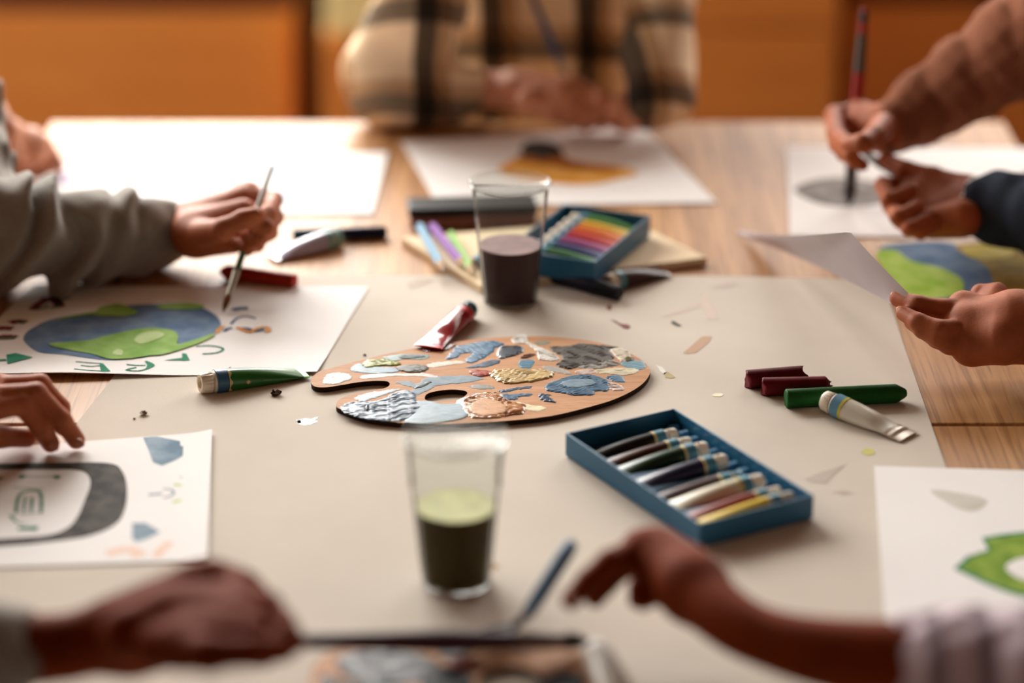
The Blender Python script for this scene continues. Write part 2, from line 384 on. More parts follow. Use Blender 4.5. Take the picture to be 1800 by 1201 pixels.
# ------------------------------------------------------------------ room shell
box('floor', -2.6, 2.4, -2.6, 2.3, -.04, 0, M_floor, kind='structure')
WB = 2.18
def wall_with_window(name, axis, pos, lo, hi, holes, z0, z1, top=2.7, th=.12):
    V = []; Fc = []
    def bx(a0, a1, c0, c1):
        b = len(V)
        for a in (a0, a1):
            for t in (pos, pos + th):
                for z in (c0, c1): V.append((a, t, z) if axis == 'x' else (t, a, z))
        Fc.extend([tuple(b + i for i in f) for f in ((0, 1, 3, 2), (4, 6, 7, 5), (0, 4, 5, 1), (2, 3, 7, 6), (0, 2, 6, 4), (1, 5, 7, 3))])
    for i, (wlo, whi) in enumerate(holes):
        bx(lo if i == 0 else holes[i - 1][1], wlo, 0, top); bx(wlo, whi, 0, z0); bx(wlo, whi, z1, top)
    bx(holes[-1][1], hi, 0, top)
    return fix_normals(new_obj(name, V, Fc, M_wall, kind='structure'))
wall_with_window('wall_back', 'x', WB, -2.6, 2.4, ((-2.3, -.05), (.3, 2.1)), 1.0, 2.45)
wall_with_window('wall_left', 'y', -2.6, -2.6, 2.18, ((.5, 2.05),), 1.0, 2.45)
box('wall_right', 2.4, 2.5, -2.6, 2.3, 0, 2.7, M_wall, kind='structure')
box('ceiling', -2.6, 2.4, -2.7, 2.3, 2.7, 2.78, mat('timber ceiling', (84, 62, 44), .9, .1), kind='structure'); box('wall_front', -2.6, 2.4, -2.75, -2.65, 0, 2.7, mat('dark panelling', (70, 50, 36), .8, .1), kind='structure')
M_frame = mat('window frame white', (235, 232, 225), .5)
def win(name, axis, pos, a0, a1, z0, z1):
    V = []; Fc = []
    def bx(p0, p1, c0, c1):
        b = len(V)
        for a in (p0, p1):
            for t in (pos - .03, pos + .03):
                for z in (c0, c1): V.append((a, t, z) if axis == 'x' else (t, a, z))
        Fc.extend([tuple(b + i for i in f) for f in ((0, 1, 3, 2), (4, 6, 7, 5), (0, 4, 5, 1), (2, 3, 7, 6), (0, 2, 6, 4), (1, 5, 7, 3))])
    w = .06
    bx(a0, a1, z0, z0 + w); bx(a0, a1, z1 - w, z1)
    for q in (a0, (2 * a0 + a1) / 3, (a0 + 2 * a1) / 3, a1 - w): bx(q, q + w, z0 + w, z1 - w)
    return fix_normals(new_obj(name, V, Fc, M_frame, kind='structure'))
win('window_1', 'x', WB + .07, -2.3, -.05, 1.0, 2.45)
win('added_window', 'x', WB + .07, .3, 2.1, 1.0, 2.45)  # window and its opening added to brighten the far right table
win('window_2', 'y', -2.53, .5, 2.05, 1.0, 2.45)
# low cabinets along the back wall
zl = PY(300, 22, 2.0)[2]; zr = PY(1650, 8, 2.0)[2]; zm = PY(900, 64, 1.9)[2]
xl = PY(548, 100, 2.0)[0]; xm0 = PY(566, 100, 1.9)[0]; xm1 = PY(1476, 100, 1.9)[0]; xr = PY(1492, 100, 2.0)[0]
t = thing('cabinet', 'long low orange cabinet at the back wall left of the plaid shirt', 'cabinet', (-1.2, 2.06, 0), 'low cabinets along the back wall')
box('body', -2.3, xl - .03, 2.02, WB - .01, .08, zl, M_cab, t); box('door', -2.29, -1.32, 2.0, 2.02, .1, zl - .004, M_cab, t, .003); box('door', -1.31, xl - .035, 2.0, 2.02, .1, zl - .004, M_cab, t, .003)
box('plinth', -2.28, xl - .05, 2.05, 2.16, 0, .08, M_cabd, t); box('shade_rail', -2.3, xl - .03, 2.01, WB - .01, zl, zl + .14, M_cabd, t, .004)  # rail coloured dark to stand for the shade under the sill
t = thing('cabinet', 'low orange cabinet directly behind the person in plaid', 'cabinet', (.1, 2.0, 0), 'low cabinets along the back wall')
xmm = .0
box('body', xm0, xmm, 1.92, WB - .01, .08, zm, M_cab, t); box('door', xm0 + .005, xmm - .005, 1.9, 1.92, .1, zm - .005, M_cab, t, .003)
box('plinth', xm0 + .02, xmm - .02, 1.95, 2.16, 0, .08, M_cabd, t); box('shaded_back_board', xm0 + .01, xmm, 2.1, WB - .01, zm, zm + .2, M_cabd, t, .003)  # board coloured dark for the shade around the yellow box
zd = PY(1350, 50, 1.9)[2]
t = thing('cabinet', 'orange drawer cabinet between the plaid shirt and the red brush', 'cabinet', ((xmm + xm1) / 2, 2.0, 0), 'low cabinets along the back wall')
box('body', xmm + .004, xm1, 1.92, WB - .01, .08, zm + .16, M_cab, t); box('door', xmm + .009, xm1 - .005, 1.9, 1.92, .1, zd - .003, M_cab, t, .003); box('drawer', xmm + .009, xm1 - .005, 1.9, 1.92, zd + .003, zm + .155, M_cab, t, .003)
box('plinth', xmm + .02, xm1 - .02, 1.95, 2.16, 0, .08, M_cabd, t)
t = thing('cabinet', 'low orange cabinet at the back wall on the right behind the red brush', 'cabinet', (1.3, 2.06, 0), 'low cabinets along the back wall')
box('body', xr, 2.3, 2.02, WB - .01, .08, zr, M_cab, t); box('door', xr + .005, 1.4, 2.0, 2.02, .1, zr - .004, M_cab, t, .003); box('door', 1.41, 2.29, 2.0, 2.02, .1, zr - .004, M_cab, t, .003)
box('plinth', xr + .02, 2.28, 2.05, 2.16, 0, .08, M_cabd, t); box('shade_rail', xr, 2.3, 2.01, WB - .01, zr, zr + .14, M_cabd, t, .004)  # same dark rail for the shaded recess above the doors
a = PY(572, 64, 1.91); b = PY(655, 64, 1.91)
t = thing('storage_box', 'pale yellow box standing on the cabinet behind the plaid sleeve', 'box', ((a[0] + b[0]) / 2, 1.99, zm))
box('body', a[0], b[0], 1.91, 2.02, zm, zm + .16, M('pale yellow card', (246, 236, 176), .7, spec=.1), t, .004)
box('lid', a[0] - .004, b[0] + .004, 1.906, 2.024, zm + .16, zm + .19, M('yellow card', (214, 196, 110), .7), t, .003)
# ------------------------------------------------------------------ table
ys = P(1716, 746.5)[1]
t = thing('table', 'long oak plank table covered with papers and paints', 'table', (0.015, -.15, 0))
box('tabletop', -.497, .53, ys + .0016, .648, ZT - .035, ZT, M_table, t, .0025)
box('tabletop', -.497, .53, -.95, ys - .0016, ZT - .035, ZT, M_table, t, .0025)
for sx in (-.45, .42):
    for sy in (-.9, .54): box('leg', sx, sx + .06, sy, sy + .06, 0, ZT - .035, M_table, t, .004)
for (x0, x1, y0, y1) in ((-.45, .48, -.89, -.87), (-.45, .48, .57, .59), (-.44, -.42, -.85, .55), (.45, .47, -.85, .55)): box('apron', x0, x1, y0, y1, ZT - .115, ZT - .036, M_table, t)
# ------------------------------------------------------------------ kraft paper cover and its paint marks
kx1 = P(1570, 567)[0]; kb = P(900, 488)[1]
a = P(196, 668); b = P(132, 750); c = b + (b - a) * 3.2
poly = [P(500, 484), P(640, 486), P(1000, 484), P(1300, 487), P(1552, 493)]
poly = [np.array([p[0], p[1], ZT + .0002]) for p in poly] + [np.array([kx1 + .002, .0, ZT + .0002]), np.array([kx1, -.3, ZT + .0002]), np.array([kx1 - .004, -.93, ZT + .0002]), np.array([-.46, -.93, ZT + .0002])]
q = P(-110, 1100); poly += [np.array([q[0], q[1], ZT + .0002]), np.array([b[0], b[1], ZT + .0002]), np.array([a[0], a[1], ZT + .0002]), np.array([a[0] + .02, .1, ZT + .0002])]
kraft = tag(prism('kraft_paper', poly, .0005, M_kraft), 'large beige kraft paper sheet laid over the middle of the table', 'paper')
HK = .0009
def stain(col, px, rough=.5, rr=None):
    flat_poly('paint_stain', [px], M('stain %d %d %d' % col, col, rough, spec=.3 if rough < .3 else .08), kraft, HK)
Z3 = lambda pts: zoom(1040, 490, 5.223, pts)
stain((186, 150, 120), Z3([(840, 680), (900, 630), (1000, 540), (1030, 528), (1105, 530), (1080, 580), (960, 680), (880, 690)]))
stain((204, 186, 172), Z3([(640, 350), (760, 300), (900, 255), (1000, 230), (1010, 120), (1080, 180), (1140, 290), (1165, 375), (1060, 375), (1035, 290), (1000, 250), (860, 300), (700, 345)]))
stain((170, 148, 90), Z3([(660, 865), (700, 855), (770, 905), (740, 915), (680, 910)]), .25)
stain((196, 180, 120), Z3([(1100, 1065), (1130, 1050), (1190, 1052), (1212, 1068), (1180, 1084), (1120, 1082)]), .2)
stain((240, 236, 228), Z3([(590, 790), (650, 815), (690, 860), (670, 880), (630, 850)]), .2)
stain((120, 62, 58), Z3([(170, 375), (210, 382), (270, 415), (330, 420), (360, 440), (330, 465), (290, 455), (240, 418)]))
stain((128, 60, 60), Z3([(135, 270), (160, 235), (185, 265), (170, 295)]))
stain((66, 62, 48), Z3([(725, 390), (760, 390), (830, 435), (790, 440), (740, 418)]))
stain((206, 200, 118), [(1512, 795), (1522, 788), (1536, 790), (1538, 798), (1524, 801)])
stain((188, 174, 162), zoom(1200, 800, 3, [(640, 130), (730, 90), (860, 50), (790, 110), (760, 150), (690, 145)]))
stain((190, 172, 160), zoom(1200, 800, 3, [(790, 195), (850, 185), (900, 200), (850, 210)]))
stain((180, 164, 146), [(715, 498), (735, 490), (765, 492), (752, 498), (722, 508)])
stain((190, 172, 160), [(1248, 505), (1275, 497), (1300, 498), (1280, 506)])
stain((150, 178, 200), zoom(320, 530, 5, [(1005, 1050), (1040, 1040), (1090, 1030), (1130, 1035), (1200, 1015), (1150, 1050), (1195, 1050), (1130, 1080), (1070, 1085), (1020, 1075)]), .25)
stain((78, 110, 140), zoom(320, 530, 5, [(1005, 1045), (1045, 1042), (1050, 1070), (1015, 1075)]), .25)
stain((150, 110, 50), [(862, 992), (870, 990), (878, 997), (868, 1004)])
# ------------------------------------------------------------------ palette
def palette(name, label, outline, hole, base, th, grp=None):
    cu = bpy.data.curves.new('c', 'CURVE'); cu.dimensions = '2D'; cu.fill_mode = 'BOTH'; cu.extrude = th / 2
    for pts in (outline, hole):
        if pts is None: continue
        s = cu.splines.new('POLY'); s.points.add(len(pts) - 1); s.use_cyclic_u = True
        for pt, q in zip(s.points, pts): pt.co = (q[0], q[1], 0, 1)
    ob = bpy.data.objects.new('c', cu); C.objects.link(ob); dg = bpy.context.evaluated_depsgraph_get()
    me = bpy.data.meshes.new_from_object(ob.evaluated_get(dg)); bpy.data.objects.remove(ob); bpy.data.curves.remove(cu)
    V = np.array([v.co[:] for v in me.vertices]); V[:, 2] += ZT + base + th / 2; Fc = [tuple(p.vertices) for p in me.polygons]
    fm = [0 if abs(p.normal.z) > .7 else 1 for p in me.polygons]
    o = new_obj(name, V, Fc, None, mats=[M_pal, M_edge], fm=fm); bpy.data.meshes.remove(me)
    bm = bmesh.new(); bm.from_mesh(o.data); bmesh.ops.remove_doubles(bm, verts=bm.verts, dist=1e-6); bmesh.ops.recalc_face_normals(bm, faces=bm.faces); bm.to_mesh(o.data); bm.free()
    return tag(o, label, 'palette', grp)
PB = .0010; PT = .0042; HP = PB + PT
ol = [(547, 668), (560, 654), (590, 645), (640, 632), (700, 618), (760, 607), (830, 597), (900, 592), (960, 592), (1020, 597), (1075, 608), (1115, 625), (1140, 645), (1140, 662), (1120, 682), (1080, 702), (1030, 717), (970, 731), (900, 739), (830, 743.5), (760, 746), (690, 742), (640, 734), (605, 722), (591, 714), (597, 702), (620, 693), (650, 687), (676, 682.5), (685, 676), (680, 670.5), (660, 669.5), (630, 672), (600, 677), (572, 681), (552, 679)]
hl = [(746.5, 701), (752, 692), (775, 686.5), (800, 685), (819, 688), (820, 694), (805, 702), (775, 705), (755, 705)]
pal = palette('paint_palette', 'kidney shaped wooden palette smeared with blue, grey and yellow paint', spline([P(x, y, HP) for x, y in ol], 6)[:, :2], spline([P(x, y, HP) for x, y in hl], 6)[:, :2], PB, PT)
A = lambda pts: zoom(540, 570, 5.625, pts)
B = lambda pts: zoom(840, 570, 5.625, pts)
HB = HP + .0001
def paint(nm, rgb, poly, th=.0005, ridge=0, rough=.3, seed=1, lab=None, var=.12, rgb2=None, coat=0, lay=0, vs=120, spec=.06):
    global HB
    dk = lambda c: tuple(int(v * (.86 if max(c) < 205 else .96)) for v in c); rgb = dk(rgb); rgb2 = dk(rgb2) if rgb2 else None
    m = mat('paint ' + nm, rgb, min(.5, rough + .06), spec, var=var, vscale=vs, rgb2=rgb2, coat=coat * .3, stretch=(1, 1.8, 1))
    o = blob('paint_blob', poly, m, pal, HB + lay * .00025, th * .55, ridge, seed=seed + len(nm))
    if lab: o['label'] = lab
paint('mint', (212, 222, 214), A([(150, 575), (200, 500), (290, 480), (430, 500), (430, 545), (360, 570), (280, 595), (190, 590)]), .0006, .0004, lab='mint white paint')
paint('pool', (140, 166, 182), A([(430, 430), (520, 390), (700, 420), (880, 430), (900, 470), (740, 490), (560, 485), (450, 465)]), .0005, .0002, lab='pale blue paint')
paint('lime', (150, 160, 52), A([(540, 400), (600, 355), (740, 345), (850, 365), (920, 385), (900, 405), (750, 410), (600, 430)]), .0011, .0007, .2, lay=1, rgb2=(186, 192, 96), lab='lime green paint')
paint('seafoam', (148, 176, 170), A([(750, 330), (850, 305), (1000, 295), (1190, 305), (1190, 340), (1080, 350), (950, 345), (860, 365)]), .0004, .0002)
paint('teal', (52, 84, 86), A([(900, 318), (1000, 305), (1150, 310), (1160, 328), (1050, 338), (940, 340)]), .0006, .0004, lay=1, lab='dark teal paint')
paint('olive', (104, 106, 92), A([(880, 430), (1000, 400), (1150, 405), (1200, 435), (1130, 470), (980, 472)]), .0008, .0005, lay=1, rgb2=(124, 120, 112), lab='olive grey paint')
paint('putty', (214, 204, 194), A([(520, 520), (640, 495), (860, 485), (1000, 490), (1150, 485), (1280, 510), (1270, 530), (1150, 520), (900, 512), (700, 532), (560, 540)]), .0003)
paint('bone', (216, 204, 188), A([(1180, 400), (1350, 370), (1520, 365), (1560, 385), (1400, 405), (1250, 430)]), .0003)
paint('wash', (152, 172, 184), A([(870, 572), (1000, 565), (1090, 590), (1150, 540), (1290, 520), (1560, 510), (1740, 530), (1700, 555), (1500, 585), (1300, 605), (1230, 640), (1110, 690), (1070, 700), (1010, 680), (1060, 630), (940, 600)]), .0003, .00012, .5, lab='grey blue wash')
paint('slate stroke', (70, 82, 82), A([(1060, 628), (1100, 600), (1190, 570), (1230, 568), (1190, 600), (1100, 632)]), .0006, .0002, lay=1)
paint('silver ridged', (150, 170, 186), A([(325, 835), (380, 785), (500, 765), (620, 768), (740, 740), (860, 680), (960, 655), (1080, 690), (1080, 760), (1120, 800), (1090, 880), (980, 950), (870, 962), (760, 960), (560, 938), (420, 895)]), .0010, .0011, .24, seed=5, rgb2=(84, 112, 142), lab='silvery blue ridged wet paint', vs=60, spec=.14)
paint('silver smooth', (150, 174, 190), A([(1070, 770), (1200, 760), (1340, 785), (1560, 795), (1600, 870), (1520, 935), (1300, 975), (1100, 985), (960, 965), (1060, 880)]), .0006, .0002, .3, lay=1, lab='pale grey blue paint', spec=.1)
paint('ice streak', (190, 208, 214), A([(470, 730), (560, 690), (700, 665), (890, 640), (900, 655), (760, 700), (640, 740), (560, 762), (500, 755)]), .0005, .0003)
paint('ink dot', (22, 34, 62), A([(560, 830), (575, 805), (600, 802), (614, 818), (612, 848), (590, 860), (570, 850)]), .0022, 0, .2, lay=2, lab='dark blue dot of paint')
paint('ice edge', (206, 218, 226), A([(1460, 790), (1500, 745), (1580, 720), (1570, 780), (1530, 825), (1490, 820)]), .0008, .0004)
paint('crimson', (118, 26, 26), A([(1100, 238), (1250, 205), (1440, 195), (1475, 215), (1390, 255), (1220, 278), (1120, 258)]), .0011, .0005, .15, lab='wet crimson smear', spec=.35)
paint('sky blue', (110, 148, 178), [(783, 632), (793, 620), (803, 609), (825, 604), (842, 601), (858, 599), (881, 602), (886, 606), (872, 611), (868, 618), (852, 629), (830, 638), (816, 634), (830, 622), (812, 622), (800, 630)], .0008, .0007, .22, seed=8, rgb2=(72, 118, 156), lab='mid blue paint behind')
paint('navy', (36, 44, 66), B([(190, 270), (240, 220), (400, 215), (460, 250), (400, 300), (250, 340), (200, 335)]), .0016, .0006, .2, seed=3, lab='navy paint', spec=.35)
paint('brown', (96, 44, 22), B([(420, 325), (480, 295), (570, 297), (530, 325), (450, 342)]), .0009, .0003, .2)
paint('steel streak', (102, 124, 146), B([(-130, 430), (-20, 400), (100, 360), (215, 355), (200, 388), (100, 420), (0, 432)]), .0006, .0004, rgb2=(66, 86, 108))
paint('blue square', (104, 152, 180), B([(420, 358), (550, 358), (548, 400), (510, 438), (410, 422)]), .0006, .0004)
paint('ochre', (204, 168, 96), B([(110, 490), (200, 450), (400, 445), (560, 448), (650, 450), (745, 482), (735, 522), (620, 555), (460, 582), (300, 590), (200, 565), (140, 525)]), .0020, .0010, .18, seed=6, coat=.4, rgb2=(220, 186, 116), lab='glossy ochre yellow paint', spec=.35, vs=80)
paint('coral', (190, 84, 70), [(824, 653), (835, 650), (857, 652), (870, 656), (858, 660), (842, 662), (830, 658)], .0010, .0006, .2, lay=1, lab='coral red paint')
paint('white sweep', (232, 228, 220), B([(330, 150), (400, 110), (480, 110), (500, 170), (640, 240), (740, 280), (810, 350), (700, 362), (600, 350), (580, 270), (480, 200), (370, 190)]), .0010, .0009, .22, seed=2, lab='thick white paint')
paint('sage', (168, 170, 152), B([(560, 185), (620, 165), (710, 170), (690, 195), (600, 205)]), .0003)
paint('grey slab', (102, 98, 94), B([(715, 225), (900, 215), (1020, 192), (1200, 208), (1390, 225), (1300, 250), (1350, 330), (1260, 375), (1150, 395), (1000, 422), (900, 445), (780, 405), (830, 330), (745, 265)]), .0013, .0011, .3, seed=4, rgb2=(126, 122, 116), lab='broad dark grey paint', vs=70)
paint('grey light', (184, 180, 172), B([(990, 415), (1130, 390), (1260, 345), (1410, 390), (1260, 432), (1060, 445)]), .0008, .0010, .3, seed=9)
paint('white right', (236, 226, 206), B([(1310, 250), (1420, 240), (1500, 280), (1510, 345), (1440, 372), (1380, 340)]), .0012, .0012, .18, seed=7)
paint('moss', (112, 98, 54), B([(1435, 335), (1530, 325), (1530, 360), (1460, 368)]), .0012, .0006, .2, lay=1)
paint('powder blue', (136, 176, 194), B([(1410, 390), (1480, 360), (1620, 368), (1662, 420), (1600, 452), (1480, 432)]), .0006, .0003, lab='powder blue paint')
paint('cream', (226, 216, 186), B([(1150, 455), (1380, 433), (1560, 440), (1582, 475), (1450, 507), (1300, 492), (1200, 487)]), .0007, .0005)
paint('blush', (216, 190, 176), B([(965, 462), (1100, 438), (1165, 468), (1100, 497), (1000, 492)]), .0006, .0006)
paint('pale grey', (196, 190, 184), B([(640, 415), (760, 420), (900, 470), (920, 497), (800, 482), (680, 452)]), .0004, .0002)
paint('denim blue', (98, 132, 160), B([(660, 622), (720, 575), (850, 530), (1000, 500), (1150, 505), (1270, 545), (1315, 600), (1280, 662), (1160, 665), (1130, 702), (950, 706), (850, 685), (760, 672), (690, 662)]), .0012, .0009, .26, seed=11, rgb2=(78, 114, 146), lab='denim blue paint patch', vs=70)
paint('denim light', (140, 164, 184), B([(820, 575), (950, 545), (1100, 545), (1160, 580), (1080, 612), (900, 625)]), .0006, .0003, .4, lay=3)
paint('petal', (228, 206, 196), B([(1260, 592), (1330, 578), (1420, 610), (1442, 652), (1330, 655)]), .0010, .0014, .25, seed=12)
paint('azure', (108, 148, 178), B([(1260, 522), (1350, 505), (1430, 520), (1452, 572), (1340, 567), (1300, 545)]), .0008, .0006, .25)
paint('stroke one', (84, 118, 148), B([(205, 658), (300, 640), (450, 618), (522, 613), (522, 632), (430, 642), (300, 667), (220, 674)]), .0008, .0004, .25)
paint('stroke two', (92, 124, 152), B([(235, 690), (350, 693), (470, 683), (530, 688), (522, 710), (420, 717), (380, 745), (250, 748)]), .0009, .0005, .25)
paint('indigo dab', (66, 82, 108), B([(610, 690), (720, 698), (702, 720), (772, 765), (740, 777), (620, 748)]), .0012, .0008, .2)
paint('amber', (190, 116, 58), [(810, 708), (822, 698), (845, 692), (874, 690), (884, 698), (901, 707), (923, 711), (923, 718), (918, 728), (893, 731.5), (866, 736), (830, 735), (816, 724)], .0016, .0012, .12, seed=14, coat=.6, rgb2=(214, 150, 92), lab='glossy amber orange paint', spec=.35, vs=70)
paint('amber light', (214, 164, 122), [(826, 712), (850, 701), (872, 704), (890, 716), (880, 727), (850, 731), (830, 726)], .0008, .0003, .3, lay=4)
paint('butter', (232, 220, 184), B([(380, 765), (480, 790), (670, 825), (600, 862), (470, 842), (400, 800)]), .0005, .0002)
paint('ash', (160, 160, 154), [(826, 680), (836, 676), (855, 677), (870, 681), (862, 684), (840, 684)], .0004, .0002)
# ------------------------------------------------------------------ paint tubes
def tube(A, B, r, col, label, group=None, capcol=None, band=True, tip=(205, 200, 192), matte=.3, bandcol=None, stripe=None, dent=0, flat=1.0, wid=1.28, c0=.95, coat=.25, spec=.4):
    A = np.asarray(A, float); B = np.asarray(B, float); L = np.linalg.norm(B - A); d, w, n = frame(B - A)
    root = thing('paint_tube', label, 'paint tube', (float((A[0] + B[0]) / 2), float((A[1] + B[1]) / 2), float(min(A[2], B[2]) - r * .5)), group)
    mb = M('tube %d %d %d %s' % (*col, spec), col, matte, coat=coat, spec=spec)
    cl = L * .115; sh = L * .14; be = L * .24
    def ring(t, a, b, N=28, off=0):
        q = np.arange(N) * 2 * math.pi / N
        e = np.outer(np.cos(q) * (a + off), w) + np.outer(np.sin(q) * (b + off), n)
        return A + d * t + e
    def ab(t):
        s = np.clip((t - sh) / (L - sh), 0, 1); a = r * (1 + (wid - 1) * s ** 1.3); b = r * flat * max(1 - s ** 2.1, .055)
        if dent: b *= 1 - dent * math.exp(-((s - .72) / .14) ** 2)
        return a, b
    ts = np.linspace(sh, L * (c0 + .005), 26)
    V, Fc = loft([ring(t, *ab(t)) for t in ts]); o = fix_normals(new_obj('tube_body', V, Fc, mb, root, True)); sharp(o, 50)
    V, Fc = loft([ring(sh - .0035, r * .5, r * .5), ring(sh - .002, r * .85, r * .85), ring(sh, r * .98, r * .98)]); fix_normals(new_obj('shoulder', V, Fc, M('shoulder white', (225, 222, 214), .35), root, True))
    if band:
        V, Fc = loft([ring(t, *ab(t), off=.00025) for t in np.linspace(sh, be, 5)], False); fix_normals(new_obj('label_band', V, Fc, M('band %d %d %d' % bandcol, bandcol, .4) if bandcol else M_tealband, root, True))
    if stripe:
        V, Fc = loft([ring(t, *ab(t), off=.0003) for t in np.linspace(be, be + L * .03, 3)], False); fix_normals(new_obj('stripe', V, Fc, M('stripe %d %d %d' % stripe, stripe, .4), root, True))
    mt = M('crimp %d %d %d' % tip, tip, .28, metal=.5)
    a, b = ab(L); V, Fc = loft([ring(L * s, ab(L * s)[0] + .0001, max(ab(L * s)[1] * k, .0011)) for s, k in zip(np.linspace(c0, .96, 5), (1.02, .8, 1.25, .75, 1))] + [ ring(L, a * 1.01, .0010), ring(L * 1.006, a, .0008)], True); fix_normals(new_obj('crimp', V, Fc, mt, root))
    # screw cap with a recessed end
    mc = M('cap %d %d %d' % capcol, capcol, .4) if capcol else M_cap
    rings = []
    for t, rr in ((sh - .003, .84), (sh - .004, .88), (.0012, .82), (0, .75), (0, .5), (.003, .46), (.003, .02)):
        N = 40; q = np.arange(N) * 2 * math.pi / N; k = rr * r * (1 + (.035 * np.sign(np.sin(q * 20)) if .6 < rr and t > .001 else 0))
        rings.append(A + d * t + np.outer(np.cos(q) * k, w) + np.outer(np.sin(q) * k, n))
    V, Fc = loft(rings); o = fix_normals(new_obj('cap', V, Fc, mc, root, True)); sharp(o, 35)
    def surf(t, ang, off=.0004):
        a, b = ab(t * L); return A + d * t * L + w * math.cos(ang) * (a + off) + n * math.sin(ang) * (b + off)
    return root, surf
root, sf = tube(P(351, 674, .0095), P(535, 655, .003), .0098, (30, 104, 34), 'green paint tube with cream cap lying left of the palette', tip=(90, 150, 80), flat=1.0, wid=1.15, bandcol=(44, 96, 128))
def mark(root, sf, pts, t0, a0, st, sa, m, nm):
    # a small printed figure on the curved side of a tube
    V = [sf(t0 + x * st, a0 + y * sa) for x, y in pts]; c = np.mean(V, 0); V = [c] + V; n = len(pts)
    o = new_obj(nm, V, [(0, i + 1, (i + 1) % n + 1) for i in range(n)], m, root); return fix_normals(o)
sgn = 1
star = []
for i in range(14):
    rr = 1 if i % 2 == 0 else .42; star.append((rr * math.cos(i * math.pi / 7), rr * math.sin(i * math.pi / 7)))
M_gold = M('gold print', (206, 186, 128), .4)
d_, w_, n_ = frame(P(535, 655, .003) - P(351, 674, .0095)); side = math.atan2(0.35, 1.0 if (w_ @ (CAM - P(440, 665))) > 0 else -1.0)
mark(root, sf, star, .42, side - .25, .028, .26, M_gold, 'printed_splash')
mark(root, sf, [(-1, -.3), (1, -.25), (1, .2), (-1, .25)], .60, side - .2, .04, .22, M('faded print', (70, 128, 66), .4), 'printed_line')
V = []; q = np.linspace(-1.2, 1.2, 14) + side; V = [sf(.245, a) for a in q] + [sf(.265 + .012 * math.sin(i * 1.4), a) for i, a in enumerate(q)]
fix_normals(new_obj('printed_wave', V, [(i, i + 1, 15 + i, 14 + i) for i in range(13)], M_gold, root))
tube(P(1449, 703, .0115), P(1597, 768, .002), .0098, (226, 222, 208), 'white paint tube with crumpled end leaning on the green crayon', band=True, bandcol=(96, 152, 180), stripe=(212, 200, 60), tip=(222, 214, 200), dent=.4, wid=1.3, flat=.95, c0=.8)
tube(P(826, 543, .0085), P(752, 610, .0075), .0095, (150, 22, 34), 'squeezed crimson paint tube resting on the far palette edge', capcol=(40, 84, 92), band=True, bandcol=(206, 60, 66), tip=(150, 30, 40), dent=.5, matte=.16, wid=1.35, flat=.85)
tube(P(598, 416, .009), P(478, 452, .003), .0095, (172, 174, 196), 'navy paint tube coloured silvery for glare lying just right of the painting hand', band=True, bandcol=(120, 170, 170), capcol=(120, 168, 164), matte=.1, tip=(210, 210, 215))  # glare on the dark tube painted as a silvery body colour
tube(P(1066, 497, .009), P(1166, 478, .003), .009, (62, 36, 30), 'dark brown paint tube beside the black marker', band=True, matte=.4, coat=0, spec=.15, tip=(70, 44, 36), bandcol=(60, 128, 140))
# ------------------------------------------------------------------ paint sets in trays
def tray(label, corners, h, th=.0016, ends=None):
    q = np.array([P(*c, h)[:2] for c in corners]); c = q.mean(0)
    l = norm((q[3] - q[0]) + (q[2] - q[1])); s = np.array([-l[1], l[0]])
    if s @ (q[1] - q[0]) < 0: s = -s
    Ln = (np.linalg.norm(q[3] - q[0]) + np.linalg.norm(q[2] - q[1])) / 2; Sn = (np.linalg.norm(q[1] - q[0]) + np.linalg.norm(q[2] - q[3])) / 2
    z0 = ZT + (ends or .001)
    def pt(a, b, z): v = c + l * a + s * b; return np.array([v[0], v[1], z])
    def rect(a, b, z): return np.array([pt(-a, -b, z), pt(a, -b, z), pt(a, b, z), pt(-a, b, z)])
    root = thing('paint_set', label, 'paint set', (float(c[0]), float(c[1]), float(z0)))
    a, b = Ln / 2, Sn / 2; H = h - (z0 - ZT)
    V, Fc = loft([rect(a - .001, b - .001, z0), rect(a, b, z0 + .001), rect(a, b, z0 + H), rect(a - th, b - th, z0 + H), rect(a - th, b - th, z0 + th)])
    o = fix_normals(new_obj('tray', V, Fc, M_teal, root)); bv = o.modifiers.new('bevel', 'BEVEL'); bv.width = .0005; bv.segments = 2; bv.limit_method = 'ANGLE'
    return root, pt, a, b, z0
root, pt, ta, tb, z0 = tray('open teal tray of paint tubes in the right foreground', [(990, 753), (1190, 726), (1441, 873), (1220, 919)], .0205)
# clear blue insert ridge under the caps
V, Fc = [], []
for i in range(13):
    u = -ta + .012 + i * (2 * ta - .024) / 12
    bpts = [pt(u - .0035, tb - .014, z0 + .0018), pt(u + .0035, tb - .014, z0 + .0018), pt(u + .0035, tb - .003, z0 + .0018), pt(u - .0035, tb - .003, z0 + .0018)]
    tpts = [pt(u - .002, tb - .012, z0 + .011), pt(u + .002, tb - .012, z0 + .011), pt(u + .002, tb - .004, z0 + .011), pt(u - .002, tb - .004, z0 + .011)]
    k = len(V); V += bpts + tpts; Fc += [(k, k + 3, k + 2, k + 1), (k + 4, k + 5, k + 6, k + 7)] + [(k + j, k + (j + 1) % 4, k + 4 + (j + 1) % 4, k + 4 + j) for j in range(4)]
k = len(V); V += [pt(-ta + .002, tb - .016, z0 + .0018), pt(ta - .002, tb - .016, z0 + .0018), pt(ta - .002, tb - .002, z0 + .0018), pt(-ta + .002, tb - .002, z0 + .0018), pt(-ta + .002, tb - .016, z0 + .004), pt(ta - .002, tb - .016, z0 + .004), pt(ta - .002, tb - .002, z0 + .004), pt(-ta + .002, tb - .002, z0 + .004)]
